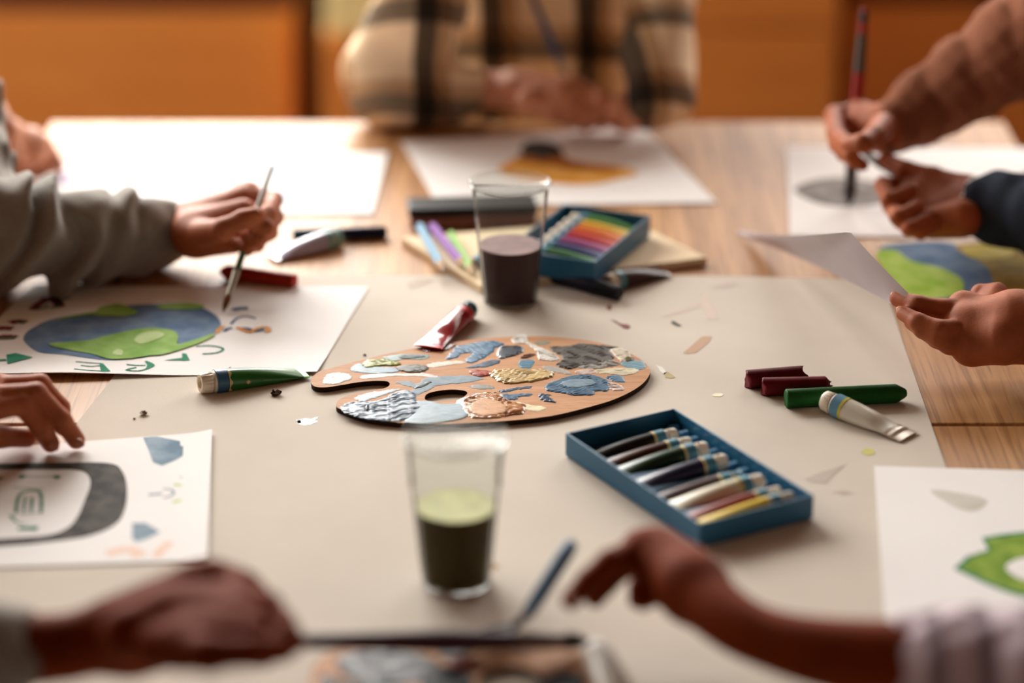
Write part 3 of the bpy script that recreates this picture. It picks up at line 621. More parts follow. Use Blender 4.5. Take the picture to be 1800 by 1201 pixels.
Fc += [(k, k + 3, k + 2, k + 1), (k + 4, k + 5, k + 6, k + 7)] + [(k + j, k + (j + 1) % 4, k + 4 + (j + 1) % 4, k + 4 + j) for j in range(4)]
fix_normals(new_obj('insert', V, Fc, M('glossy blue insert', (66, 128, 168), .12, coat=.6), root))
G = 'paint tubes in the foreground teal tray'
for u, zz, col, nm, rr, cc in ((.11, 0, (30, 24, 24), 'black', .0062, None), (.215, 0, (92, 40, 22), 'brown', .0062, None), (.335, .0035, (28, 72, 40), 'dark green', .0074, None), (.475, .0035, (36, 32, 74), 'dark violet', .0074, None), (.60, 0, (104, 84, 84), 'taupe', .0060, (110, 160, 180)), (.735, .0055, (226, 220, 196), 'white', .0080, None), (.855, .006, (168, 66, 52), 'red', .0060, None), (.94, .0085, (222, 190, 44), 'yellow', .0058, (190, 190, 170))):
    a = -ta + 2 * ta * u
    tube(pt(a + .002, tb - .013, z0 + .0085 + zz), pt(a - .002, -tb + .006, z0 + .0055 + zz * .8), rr, tuple(int(v * .8) for v in col) if max(col) < 200 else col, nm + ' paint tube lying in the foreground teal tray', G, tip=(226, 226, 226) if 'dark' in nm or nm == 'white' else tuple(int(v * .8) for v in col), wid=1.1, capcol=cc, matte=.32, coat=.15 if 'dark' in nm or nm == 'white' else 0, spec=.25, stripe=(226, 206, 150) if nm != 'white' else (206, 190, 60))
# board with the second set
b4 = [P(705, 430, .0005), P(846, 517, .0005), P(1243, 466, .0005), P(1105, 398, .0005)]
bo = tag(prism('drawing_board', b4, .0075, M_kraftd, bev=.0008), 'pale cardboard pad lying under the far paint set', 'board')
root, pt, ta, tb, z0 = tray('far teal tray of rainbow paint tubes standing on the cardboard pad', [(985, 365), (1150, 372), (1049, 453), (884, 446)], .030, ends=.0085)
G = 'paint tubes in the far tray'
for i, (col, nm) in enumerate((((72, 130, 60), 'leaf green'), ((222, 176, 52), 'yellow'), ((216, 110, 40), 'orange'), ((190, 50, 44), 'red'), ((150, 70, 120), 'magenta'), ((44, 50, 104), 'blue'), ((40, 96, 44), 'dark green'), ((52, 50, 52), 'black'))):
    a = -ta + .012 + i * (2 * ta - .024) / 7
    tube(pt(a, -tb + .012, z0 + .011), pt(a, tb - .004, z0 + .010), .0074, col, nm + ' paint tube lying in the far tray behind the purple cup', G, wid=1.1, matte=.4, coat=0, spec=.15, tip=(200, 200, 200) if i > 5 else col)
# ------------------------------------------------------------------ crayons, pencils, markers
def crayon(A, B, r, col, label, group=None, cone=True, broken=False, cat='crayon'):
    A = np.asarray(A, float); B = np.asarray(B, float); L = np.linalg.norm(B - A); d, w, n = frame(B - A)
    prof = [(0, r * .86), (.0008, r)] + ([(L * .91, r), (L * .925, r * .93), (L - .0015, r * .52), (L, r * .36)] if cone else [(L - .003, r), (L, r * .96)])
    N = 36; rings = []
    for i, (t, rr) in enumerate(prof):
        a = np.arange(N) * 2 * math.pi / N; tt = np.full(N, t)
        if broken and i >= len(prof) - 1: tt = tt + .0022 * np.sin(a * 3 + 1) + .0012 * np.sin(a * 7) - .002
        if broken and i <= 1: tt = tt + .0012 * np.sin(a * 2 + 2) + .0006 * np.sin(a * 5)
        rings.append(A + np.outer(tt, d) + np.outer(np.cos(a) * rr, w) + np.outer(np.sin(a) * rr, n))
    V, Fc = loft(rings); o = fix_normals(new_obj('crayon', V, Fc, M('wax %d %d %d' % col, col, .6, spec=.15, var=.15, vscale=90, bump=.15, bscale=500), None, True)); sharp(o, 30)
    return tag(o, label, cat, group)
G = 'crayons on the kraft paper'
hc = .0078
crayon(P(1381, 701, hc), P(1593, 691, hc), .0078, (24, 84, 30), 'whole dark green wax crayon lying on the kraft paper', G)
crayon(P(1313, 667, hc), P(1414, 659, hc), .0078, (92, 16, 22), 'broken dark red crayon piece lying furthest left on kraft paper', G, cone=False, broken=True)
crayon(P(1341, 680, hc), P(1461, 677.5, hc), .0076, (102, 17, 25), 'broken dark red crayon piece with sloping end behind green crayon', G, cone=True, broken=True)
crayon(P(519, 495, .0065), P(388, 477, .0065), .0068, (162, 40, 24), 'bright red crayon lying behind the thin brush tip', G)
def marker(A, B, r, col, capcol, label, cat='marker', f=.35, group=None):
    A = np.asarray(A, float); B = np.asarray(B, float); L = np.linalg.norm(B - A)
    root = thing('marker_pen' if cat == 'marker' else 'coloured_pencil', label, cat, ((A + B) / 2 - [0, 0, r]).tolist(), group)
    if cat == 'marker':
        lathe('barrel', A, B, [(L * f, r * .92), (L * .97, r * .95), (L, r * .8)], M('barrel %d %d %d' % col, col, .4, spec=.15), root)
        lathe('cap', A, B, [(0, r * .75), (.001, r * .9), (L * f, r)], M('pencap %d %d %d' % capcol, capcol, .4, spec=.15), root)
    else:
        lathe('shaft', A, B, [(0, r * .9), (.0006, r), (L * .86, r)], M('barrel %d %d %d' % col, col, .4, spec=.15), root, n=6, smooth=False)
        lathe('sharpened_tip', A, B, [(L * .86, r * .98), (L * .97, r * .25)], M('raw wood', (214, 180, 140), .7), root)
        lathe('lead', A, B, [(L * .97, r * .25), (L, r * .04)], M('pencap %d %d %d' % capcol, capcol, .5), root)
    return root
marker(P(514, 413, .006), P(680, 408, .006), .0062, (22, 26, 52), (24, 58, 66), 'dark blue marker lying behind the navy tube', f=.38)
marker(P(1090, 516, .0072), P(930, 474, .0072), .0072, (24, 22, 38), (20, 18, 30), 'black marker lying in front of the far paint set', f=.3)
G = 'coloured pencils on the cardboard pad'
marker(P(738, 398, .0125), P(780, 476, .0125), .0042, (120, 166, 196), (90, 140, 180), 'light blue pencil leftmost on the cardboard pad', 'pencil', group=G)
marker(P(760, 398, .0125), P(818, 470, .0125), .0042, (142, 84, 170), (60, 60, 120), 'purple pencil between the blue and green pencils', 'pencil', group=G)
marker(P(793, 412, .0125), P(832, 482, .0125), .0042, (140, 190, 96), (90, 170, 60), 'light green pencil on the cardboard pad beside purple cup', 'pencil', group=G)
marker(P(878, 432, .0125), P(824, 466, .0125), .0042, (110, 150, 170), (190, 60, 30), 'grey blue pencil with red tip behind the purple cup', 'pencil', group=G)
t0 = P(722, 405, 0); t1 = P(942, 398, 0); dv = norm(t1 - t0); nv = np.array([-dv[1], dv[0], 0])
t = thing('pencil_case', 'flat brown case with black lid left of the purple cup', 'case', ((t0 + t1) / 2 + nv * .018).tolist())
for nm, za, zb, m, e in (('case_body', .001, .012, M('brown leather', (122, 66, 46), .5, var=.1), 0), ('lid', .0121, .021, M('black lid', (30, 26, 25), .5, spec=.12), .0015)):
    pp = [t0 - dv * e - nv * e, t1 + dv * e - nv * e, t1 + dv * e + nv * (.036 + e), t0 - dv * e + nv * (.036 + e)]
    prism(nm, [p + [0, 0, za] for p in pp], zb - za, m, t, bev=.002)
# ------------------------------------------------------------------ cups of paint water
def cup(label, base, lid, col, ccol, h=.112, rb=.0238, rt=.0342):
    t = thing('plastic_cup', label, 'cup', base.tolist()); up = base + [0, 0, 1.0]; th = .0007
    rr = lambda z: rb + (rt - rb) * z / h
    out = [(.0002, rb * .9), (.0015, rb)] + [(z, rr(z) + (.0009 if abs(z - .078) < .002 else 0)) for z in np.linspace(.006, h - .004, 24)] + [(h - .003, rt + .0001), (h - .0025, rt - .0003)]
    inn = [(z, rr(z) - th) for z in np.linspace(h - .006, .003, 16)] + [(.0022, rb * .3)]
    lathe('cup_wall', base, up, out + inn, M_cup, t, n=64)
    lathe('cup_rim', base, up, [(h - .0034, rt - .0002), (h - .0030, rt + .0014), (h - .0018, rt + .0024), (h - .0004, rt + .0020), (h, rt + .0010), (h - .0004, rt + .0002), (h - .0024, rt - .0002), (h - .0034, rt - .0002)], M_rim, t, n=64)
    m = M('water %d %d %d' % col, col, .4, spec=.05); ms = M('surface %d %d %d' % ccol, ccol, .4, spec=.1, var=.2, vscale=60)
    lathe('paint_water', base, up, [(.0026, rb * .9), (.003, rb - .0012)] + [(z, rr(z) - .0011) for z in np.linspace(.008, lid, 6)], m, t, n=64)
    lathe('water_surface', base, up, [(lid + .0001, rr(lid) - .0011), (lid + .0006, rr(lid) - .0013), (lid + .0004, rr(lid) * .85), (lid + .0004, rr(lid) * .3)], ms, t, n=64)
    return t
cup('clear plastic cup of dark purple water behind the palette', P(897, 529, .0009), .0525, (58, 30, 32), (132, 104, 104))
cup('clear plastic cup of murky green water in the foreground', P(802, 1023, .0009), .0585, (66, 54, 6), (172, 166, 92))
# ------------------------------------------------------------------ foil scraps
def scrap(px, py, s, label, m):
    c = P(px, py, .0008); n = 26; V = []; r = np.random.default_rng(int(px))
    bm = bmesh.new(); bmesh.ops.create_icosphere(bm, subdivisions=2, radius=1)
    V = [c + np.array([v.co.x * s * r.uniform(.5, 1.3), v.co.y * s * r.uniform(.4, 1), (v.co.z + 1) * s * .42 * r.uniform(.3, 1.5)]) for v in bm.verts]
    Fc = [[v.index for v in f.verts] for f in bm.faces]; bm.free()
    tag(new_obj('foil_scrap', V, Fc, m), label, 'foil scrap', 'foil scraps on the kraft paper')
scrap(253, 729, .0036, 'crumb of silver foil between the hand and green tube', M_foil)
scrap(236, 737, .0012, 'tiny foil speck left of the silver foil crumb', M_foil)
scrap(484, 695, .0046, 'dark torn foil scrap in front of the green tube', M_foild)
scrap(404, 648, .0014, 'tiny dark speck on the globe painting by the green tube', M_foild)
scrap(641, 625, .0014, 'tiny dark speck just behind the palette', M_foild)
# ------------------------------------------------------------------ paintings on paper
HS = .0012
def wc(name, rgb, rgb2, vs=35): return mat('watercolour ' + name, rgb, .8, .1, rgb2=rgb2, vscale=vs, detail=8)
W_blue = wc('blue', (84, 112, 150), (126, 150, 176)); W_green = wc('green', (124, 168, 70), (160, 198, 112)); W_lime = wc('lime', (150, 192, 60), (192, 216, 110))
W_dkg = wc('dark green', (24, 118, 86), (50, 140, 108)); W_red = wc('maroon', (104, 30, 44), (140, 60, 70)); W_org = wc('orange', (216, 140, 60), (230, 170, 100)); W_dblue = wc('dark blue', (50, 76, 116), (84, 108, 140))
W_black = wc('charcoal', (42, 38, 36), (88, 82, 76), 60); W_slate = wc('slate', (104, 130, 150), (156, 174, 188)); W_peach = wc('peach', (240, 200, 176), (244, 220, 206)); W_grey = wc('grey', (112, 106, 102), (160, 154, 150))
W_yel = wc('yellow', (214, 190, 70), (230, 214, 130)); W_olive = wc('olive', (158, 128, 44), (196, 164, 70)); W_pgreen = wc('pale green', (176, 206, 130), (206, 222, 170)); W_pblue = wc('pale blue', (186, 204, 220), (214, 224, 232)); W_pink = wc('pale pink', (236, 214, 216), (242, 228, 226))
# globe painting, its near edge lifts a little off the table
ec = [(648, 505), (557, 657), (-120, 667), (60, 503)]
def zfe(u, v): return .0042 * (max(0, (u - .72) / .28) ** 2) * min(1, max(0, (v - .35) / .3)) + .0016 * max(0, (u - .8) / .2) * max(0, 1 - v * 3) ** 2
ep = [P(*q, HS) for q in ec]
def zE(x, y):
    p = P(x, y, HS); u = np.clip((ep[0][1] - p[1]) / (ep[0][1] - ep[1][1]), 0, 1); x0 = ep[0][0] + (ep[1][0] - ep[0][0]) * u; x1 = ep[3][0] + (ep[2][0] - ep[3][0]) * u
    return zfe(u, np.clip((x0 - p[0]) / (x0 - x1), 0, 1)) + .00055
sh_ = tag(sheet('painting', ec, M_paper, HS, zf=zfe), 'white sheet with a painted blue and green globe being painted', 'painting', 'paintings on the table')
E4 = lambda pts: zoom(0, 500, 4.5, pts)
flat_poly('painted_globe', [spline(E4([(185, 430), (220, 370), (330, 305), (450, 265), (600, 238), (750, 215), (900, 180), (1050, 160), (1250, 155), (1450, 152), (1600, 185), (1700, 240), (1745, 300), (1735, 355), (1660, 420), (1500, 490), (1300, 545), (1100, 585), (900, 600), (750, 590), (500, 555), (320, 540), (230, 490)]), 4)], W_blue, sh_, HS, zE)
gp = lambda L: flat_poly('painted_land', [spline(E4(L), 4)], W_green, sh_, HS + .0008, zE)
gp([(385, 470), (450, 460), (700, 440), (820, 410), (950, 380), (1100, 350), (1250, 345), (1380, 370), (1410, 420), (1405, 472), (1530, 440), (1690, 388), (1670, 420), (1500, 490), (1300, 550), (1180, 562), (1050, 582), (900, 590), (820, 577), (730, 550), (560, 520), (430, 492)])
gp([(430, 280), (600, 240), (750, 215), (800, 175), (950, 152), (1040, 190), (1090, 222), (1000, 250), (850, 247), (700, 242), (550, 265)])
gp([(1250, 168), (1450, 145), (1600, 160), (1595, 188), (1400, 195), (1260, 190)])
flat_poly('painted_highlight', [spline(E4([(1060, 440), (1120, 385), (1240, 370), (1300, 400), (1220, 440), (1120, 470)]), 4), spline(E4([(890, 545), (920, 515), (970, 520), (960, 560)]), 4)], W_pgreen, sh_, HS + .0012, zE)
strokes('painted_letter_c', [(2.2, E4([(1550, 490), (1640, 484), (1720, 492), (1765, 512), (1715, 540), (1600, 550)]))], W_dkg, sh_, HS + .0002, zE)
flat_poly('painted_letter_a', [E4([(1440, 545), (1475, 548), (1502, 600), (1440, 604)]), E4([(1295, 600), (1440, 580), (1440, 602)])], W_dkg, sh_, HS + .0002, zE)
flat_poly('painted_letter_r', [spline(E4([(1145, 605), (1190, 615), (1225, 640), (1180, 665), (1150, 670), (1165, 640)]), 3)], W_dkg, sh_, HS + .0002, zE)
strokes('painted_letter_r', [(1.8, E4([(1000, 632), (1080, 640), (1150, 640)])), (2.0, E4([(1170, 665), (1090, 684), (1000, 676), (1080, 655)]))], W_dkg, sh_, HS + .0002, zE)
flat_poly('painted_letter_e', [E4([(785, 620), (815, 625), (875, 688), (800, 692)])], W_dkg, sh_, HS + .0002, zE)
strokes('painted_letter_e', [(2.0, E4([(585, 668), (700, 680), (860, 688)])), (1.6, E4([(640, 640), (720, 648), (800, 640)])), (1.4, E4([(600, 610), (700, 618), (790, 626)]))], W_dkg, sh_, HS + .0002, zE)
flat_poly('painted_arrow', [E4([(50, 555), (125, 543), (260, 575), (60, 628)]), E4([(-90, 594), (50, 590), (50, 602), (-90, 604)])], W_dkg, sh_, HS + .0002, zE)
for st in [(9, E4([(260, 200), (330, 140), (420, 120), (480, 180)])), (7, E4([(320, 120), (430, 110), (480, 150)])), (9, E4([(80, 305), (140, 290), (205, 300)])), (9, E4([(-40, 350), (40, 345), (100, 350)])), (9, E4([(-40, 420), (60, 412), (130, 420)]))]: strokes('painted_letter_red', [st], W_red, sh_, HS + .0002, zE)
strokes('painted_letter_green', [(3, E4([(270, 195), (350, 185), (380, 160)])), (3, E4([(400, 185), (450, 175), (480, 160)])), (3, E4([(500, 120), (560, 105)])), (3, E4([(130, 302), (205, 298)])), (3, E4([(0, 428), (120, 424)]))], W_dkg, sh_, HS + .0005, zE)
E5 = lambda pts: zoom(320, 530, 5, pts)
strokes('painted_mark_blue', [(7, E5([(445, 75), (500, 62), (580, 58)])), (2.5, E5([(430, 200), (480, 150), (560, 130), (650, 150)])), (4, E5([(370, 262), (400, 240), (440, 232)])), (5, E5([(520, 236), (580, 240), (640, 262), (720, 245)]))], W_dblue, sh_, HS + .0002, zE)
strokes('painted_mark_orange', [(4, E5([(305, 275), (330, 240), (365, 215)])), (4, E5([(480, 225), (540, 250), (600, 270), (650, 240), (740, 225), (765, 255), (720, 268)]))], W_org, sh_, HS + .0004, zE)
# screen drawing, near left
bc = [(373, 760), (365, 986), (-130, 1002), (-110, 796)]
s2 = tag(sheet('painting', bc, M_paper, HS, zf=lambda u, v: .0022 * max(0, (.12 - v) / .12) ** 2), 'white sheet with a black framed screen painted on it under resting fingers', 'painting', 'paintings on the table')
hh = HS + .0005
D3 = lambda pts: zoom(0, 630, 3.16, pts)
o_ = spline(D3([(-420, 600), (0, 585), (300, 580), (600, 582), (680, 630), (706, 730), (690, 850), (630, 930), (480, 990), (250, 1022), (0, 1045), (-420, 1070)]), 6, False)
i_ = spline(D3([(-420, 625), (0, 620), (250, 618), (420, 620), (485, 645), (502, 700), (470, 790), (430, 880), (370, 945), (250, 985), (0, 1003), (-420, 1030)]), 6, False)
V = [P(x, y, hh) for x, y in o_] + [P(x, y, hh) for x, y in i_]; n = len(o_)
fo = new_obj('painted_frame', V, [(i, i + 1, n + i + 1, n + i) for i in range(n - 1)], W_black, s2); fix_normals(fo)
strokes('painted_double_arrow', [(1.2, D3([(115, 657), (330, 659)])), (5, D3([(108, 652), (135, 662)])), (5.5, D3([(300, 664), (332, 654)])), (5, D3([(-10, 664), (8, 672)]))], W_dkg, s2, hh)
strokes('painted_lettering', [(2.4, D3([(88, 862), (105, 765), (165, 735), (225, 750), (228, 862)])), (1.8, D3([(130, 850), (140, 770)])), (2, D3([(172, 850), (178, 775)])), (1.4, D3([(110, 862), (215, 858)])), (3, D3([(58, 872), (75, 890)])), (1.6, D3([(70, 890), (100, 915), (140, 918)])), (6, D3([(100, 945), (210, 945)])), (1, D3([(70, 718), (240, 728)]))], W_dkg, s2, hh)
flat_poly('painted_leaf', [D3([(795, 440), (870, 434), (1000, 460), (1002, 485), (1060, 500), (1020, 540), (975, 565), (900, 597), (850, 578), (825, 510)])], W_slate, s2, hh)
strokes('painted_signal', [(3.4, D3([(825, 758), (900, 752)])), (2, D3([(905, 725), (950, 730), (965, 750), (940, 768), (905, 775)]))], W_slate, s2, hh)
strokes('painted_arc_lime', [(3.2, D3([(965, 702), (1025, 710), (1045, 745), (1020, 780), (960, 800)]))], W_lime, s2, hh)
strokes('painted_arc_grey', [(2, D3([(1000, 660), (1080, 680), (1120, 720), (1110, 790), (1040, 850)]))], W_slate, s2, hh)
flat_poly('painted_tulip', [D3([(735, 915), (810, 915), (890, 965), (820, 1000), (760, 1022), (735, 1000)])], W_slate, s2, hh)
strokes('painted_mark_peach', [(7, D3([(865, 1100), (900, 1060), (945, 1020)])), (8, D3([(1030, 1000), (1060, 930)])), (10, D3([(590, 1085), (720, 1060), (780, 1100)]))], W_peach, s2, hh)
# far middle painting
s3 = tag(sheet('painting', [(705, 250), (770, 362), (1260, 357), (1130, 222)], M_paper, HS), 'white sheet with an orange and black shape before the person in plaid', 'painting', 'paintings on the table')
Zc = lambda pts: zoom(700, 220, 3.1, pts)
flat_poly('painted_wedge', [spline(Zc([(540, 250), (600, 200), (680, 160), (850, 140), (950, 190), (1200, 225), (1310, 262), (1200, 295), (1050, 325), (860, 320), (650, 290)]), 4)], wc('amber', (222, 150, 50), (236, 178, 92)), s3, hh)
flat_poly('painted_brown', [spline(Zc([(650, 190), (700, 150), (860, 150), (960, 200), (1200, 240), (1000, 245), (820, 215)]), 4)], wc('sienna', (150, 84, 30), (186, 112, 44)), s3, hh + .0002)
flat_poly('painted_black', [spline(Zc([(670, 150), (690, 100), (770, 85), (860, 105), (895, 160), (780, 180)]), 4)], W_black, s3, hh + .0004)
# far left paintings
s4 = tag(sheet('painting', [(682, 268), (655, 376), (395, 380), (440, 270)], M_paper, HS), 'white sheet with faint blue patches behind the painting hand', 'painting', 'paintings on the table')
flat_poly('painted_patch', [spline([(480, 292), (545, 286), (550, 318), (490, 325)], 3)], W_pblue, s4, hh)
flat_poly('painted_patch', [spline([(500, 330), (552, 328), (548, 352), (505, 356)], 3)], W_pblue, s4, hh)
s5 = tag(sheet('painting', [(432, 270), (385, 382), (60, 395), (110, 284)], M_paper, HS), 'white sheet with faint pastel patches beyond the hoodie sleeve', 'painting', 'paintings on the table')
flat_poly('painted_patch', [spline([(150, 300), (200, 292), (195, 310), (150, 315)], 3)], W_pink, s5, hh)
flat_poly('painted_patch', [spline([(360, 310), (395, 296), (390, 330), (355, 345)], 3)], W_pink, s5, hh)
flat_poly('painted_patch', [spline([(100, 305), (140, 298), (130, 320), (95, 325)], 3)], wc('lilac', (206, 200, 226), (222, 218, 234)), s5, hh)
# far right grey painting
s6 = tag(sheet('painting', [(1383, 258), (1388, 414), (1590, 417), (1880, 262)], M_paper, HS), 'white sheet with a grey painted oval under the big red brush', 'painting', 'paintings on the table')
flat_poly('painted_oval', [spline([(1396, 335), (1420, 320), (1470, 312), (1530, 318), (1570, 335), (1555, 355), (1500, 364), (1440, 358)], 4)], W_grey, s6, hh)
# globe painting at right
s7 = tag(sheet('painting', [(1545, 424), (1600, 528), (2000, 536), (1960, 424)], wc('buff', (230, 214, 190), (238, 226, 208)), HS), 'sheet painted with a bright green and blue globe behind the lifted page', 'painting', 'paintings on the table')
flat_poly('painted_globe', [spline([(1545, 440), (1580, 428), (1660, 425), (1700, 440), (1740, 470), (1760, 505), (1740, 525), (1680, 528), (1610, 526), (1570, 490)], 4)], W_blue, s7, hh)
flat_poly('painted_land', [spline([(1540, 445), (1575, 440), (1600, 458), (1650, 470), (1690, 490), (1690, 515), (1650, 524), (1600, 524), (1565, 490)], 4)], W_lime, s7, hh + .0002)
flat_poly('painted_sun', [spline([(1680, 432), (1740, 426), (1800, 430), (1900, 440), (1900, 530), (1770, 520), (1735, 470), (1700, 448)], 4)], W_olive, s7, hh + .0002)
flat_poly('painted_light', [spline([(1690, 438), (1745, 430), (1782, 440), (1770, 452), (1715, 455)], 4)], W_yel, s7, hh + .0004)
# near right painting
s8 = tag(sheet('painting', [(1537, 820), (1556, 1100), (2040, 1110), (1980, 833)], M_paper, HS), 'white sheet with a green jagged shape in the near right corner', 'painting', 'paintings on the table')
ow = [(1677, 1000), (1700, 978), (1737, 967), (1726, 945), (1770, 938), (1830, 932), (1880, 945), (1868, 968), (1905, 990), (1890, 1040), (1830, 1056), (1780, 1045), (1733, 1027)]
flat_poly('painted_outline', [ow], W_dkg, s8, hh)
cxy = np.mean(ow, 0); flat_poly('painted_shape', [[tuple(cxy + (np.array(q) - cxy) * .91) for q in ow]], wc('grass', (106, 142, 40), (150, 176, 70), 50), s8, hh + .0002)
flat_poly('painted_hole', [spline([(1768, 1000), (1782, 985), (1815, 980), (1842, 995), (1835, 1015), (1800, 1020)], 4)], M_paper, s8, hh + .0004)
flat_poly('painted_smudge', [spline([(1635, 862), (1690, 868), (1735, 880), (1715, 898), (1680, 892)], 4)], wc('smudge', (200, 196, 182), (214, 210, 200)), s8, hh)
# the page being lifted by a hand
A0, B0, C0, D0 = P(1296, 411, .0015), P(1495, 408, .118), P(1597, 516, .074), P(1572, 537, .053)
N = 28; Fr = lambda u: (1 - u) ** 3 * A0 + 3 * (1 - u) ** 2 * u * P(1350, 428, .004) + 3 * (1 - u) * u * u * P(1450, 470, .030) + u ** 3 * D0
Bk = lambda u: (1 - u) ** 3 * P(1300, 405, .0016) + 3 * (1 - u) ** 2 * u * P(1360, 419, .022) + 3 * (1 - u) * u * u * P(1440, 412, .092) + u ** 3 * B0
def Top(u):
    if u < .6: return Bk(u / .6)
    s = (u - .6) / .4; return (1 - s) ** 2 * B0 + 2 * s * (1 - s) * P(1528, 447, .104) + s * s * C0
V = []
for off in (0, .0004):
    for i in range(N + 1):
        for j in range(9):
            u = i / N; v = j / 8; p = (1 - v) * Fr(u) + v * Top(u); p = p + np.array([0, .004, -.003]) * math.sin(math.pi * v) * u
            V.append(p + np.array([0, off, 0]))
I = lambda i, j: i * 9 + j; n = (N + 1) * 9; Fc = []
for i in range(N):
    for j in range(8):
        q = (I(i, j), I(i + 1, j), I(i + 1, j + 1), I(i, j + 1)); Fc += [q, tuple(n + k for k in q[::-1])]
ed = [I(i, 0) for i in range(N)] + [I(N, j) for j in range(8)] + [I(i, 8) for i in range(N, 0, -1)] + [I(0, j) for j in range(8, 0, -1)]
for a, b in zip(ed, ed[1:] + ed[:1]): Fc.append((a, n + a, n + b, b))
lp = fix_normals(new_obj('paper_sheet', V, Fc, M_papershade, None, True)); sharp(lp)
tag(lp, 'shade-greyed page being lifted off the table by a bare hand', 'paper')
# ------------------------------------------------------------------ brushes
def brush(tip, end, rh, label, hcol, ends=None, fer=M_metal, bris=M_bris, Lb=.013, Lf=.028, rb=.0028, group=None, bands=()):
    tip = np.asarray(tip, float); end = np.asarray(end, float); L = np.linalg.norm(end - tip)
    t = thing('paint_brush', label, 'paintbrush', tip.tolist(), group)
    lathe('bristles', tip, end, [(0, rb * .12), (Lb * .35, rb * .8), (Lb * .75, rb * 1.1), (Lb, rb * .85)], bris, t, n=20)
    lathe('ferrule', tip, end, [(Lb * .97, rb * .9), (Lb + Lf * .5, rb * 1.0), (Lb + Lf * .8, rb * 1.15), (Lb + Lf, rb * 1.1)], fer, t, n=20)
    a = Lb + Lf
    lathe('handle', tip, end, [(a, rb * 1.0)] + [(a + (L - a) * s, rb + (rh - rb) * math.sin(min(1, s * 3.2) * math.pi / 2) if s < .3 else rh * (1 - .45 * (s - .3) / .7)) for s in (.08, .16, .24, .3, .5, .7, .9, .97)] + [(L, rh * .3)], M('handle %d %d %d' % hcol, hcol, .4, spec=.3), t, n=20)
    for s0, s1, c in bands:
        f = lambda s: rh * (1 - .45 * (s - .3) / .7) + .0003
        lathe('handle_band', tip, end, [(a + (L - a) * s0, f(s0)), (a + (L - a) * s1, f(s1))], M('band paint %d %d %d' % c, c, .35), t, n=20)
    return t
brush(P(392, 549, .003), P(479, 290, .098), .0030, 'thin green paintbrush held over the globe painting', (70, 104, 74), rb=.0030, Lb=.018, Lf=.026, bands=((.45, .97, (176, 180, 170)),))
brush(P(1492, 362, .003), PY(1520, 14, .40), .0068, 'thick red paintbrush held upright by the brown sleeve', (158, 40, 28), rb=.0062, Lb=.022, Lf=.032, bris=M_brisd, fer=M('dull ferrule', (86, 80, 78), .4, metal=.6), bands=((.55, .82, (84, 72, 58)), (.9, .97, (40, 32, 30))))
brush(P(1606, 330, .048), P(1510, 262, .062), .0042, 'dark brush held in the hand with denim sleeve', (34, 26, 26), rb=.003, bris=M_brisd, fer=M('dark ferrule', (60, 54, 54), .4, metal=.6))
brush(PY(1008, 165, .64), PY(922, -40, .66), .0045, 'blue paintbrush upright before the plaid shirt', (56, 72, 112), rb=.004)
# foreground clutter
fo_ = [(545, 1190), (575, 1150), (640, 1135), (760, 1132), (900, 1135), (1000, 1140), (1060, 1165), (1080, 1230), (1010, 1310), (860, 1360), (680, 1340), (560, 1280)]
fh_ = [(840, 1200), (860, 1178), (910, 1172), (950, 1188), (950, 1212), (900, 1225), (855, 1220)]
pal2 = palette('paint_palette', 'second wooden palette with dark grey paint at the near table edge', spline([P(x, y, HP) for x, y in fo_], 5)[:, :2], spline([P(x, y, HP) for x, y in fh_], 5)[:, :2], .001, PT)
pal = pal2
paint('pewter', (92, 92, 94), [(590, 1160), (640, 1146), (720, 1148), (770, 1165), (760, 1195), (690, 1205), (620, 1195)], .0014, .0010, .2, seed=21, rgb2=(140, 140, 142), lab='pewter grey paint', vs=60, spec=.06)
paint('soot', (36, 34, 40), [(560, 1190), (620, 1200), (700, 1208), (760, 1240), (700, 1280), (600, 1260)], .0014, .0008, .25, seed=22)
paint('brick', (150, 82, 72), [(790, 1160), (830, 1155), (850, 1170), (820, 1185), (795, 1180)], .0010, .0006, .25, seed=23)
paint('soot two', (40, 38, 44), [(735, 1180), (790, 1170), (830, 1190), (820, 1230), (760, 1230)], .0012, .0008, .25, seed=24)
paint('night', (36, 36, 48), [(950, 1195), (1000, 1180), (1030, 1200), (1000, 1240), (950, 1235)], .0012, .0006, .25, seed=25)
brush(P(1037, 1127, .0115), P(478, 1128, .05), .0076, 'dark purple handled brush gripped in the near left fist', (66, 36, 48), rb=.0058, Lb=.02, Lf=.035, bris=M_brisd, fer=M('dusty ferrule', (110, 96, 90), .4, metal=.4))
t = thing('palette_knife', 'blue handled palette knife leaning over the near palette', 'palette knife', P(905, 1098, .012).tolist())
k0, k1, k2 = P(1007, 953, .055), P(926, 1082, .030), P(770, 1158, .0122)
lathe('handle', k1, k0, [(0, .0034), (.006, .0046), (.02, .0052), (float(np.linalg.norm(k0 - k1)) * .8, .0054), (float(np.linalg.norm(k0 - k1)) - .003, .0048), (float(np.linalg.norm(k0 - k1)), .002)], M('blue handle', (58, 100, 134), .55, spec=.15), t, n=20)
M_blade = M('dark steel', (52, 48, 50), .45, metal=.5)
k15 = P(905, 1100, .0145)
lathe('neck', k15, k1, [(0, .0030), (float(np.linalg.norm(k1 - k15)), .0030)], M_blade, t, n=14)
d_, w_, n_ = frame(k2 - k15); Lk = float(np.linalg.norm(k2 - k15))
Vb = [k15 + d_ * Lk * s + w_ * (sg * a) + n_ * z for z in (-.0006, .0006) for s, sg, a in ((0, 1, .004), (.3, 1, .010), (.85, 1, .008), (1, 0, 0), (.85, -1, .008), (.3, -1, .010), (0, -1, .004))]
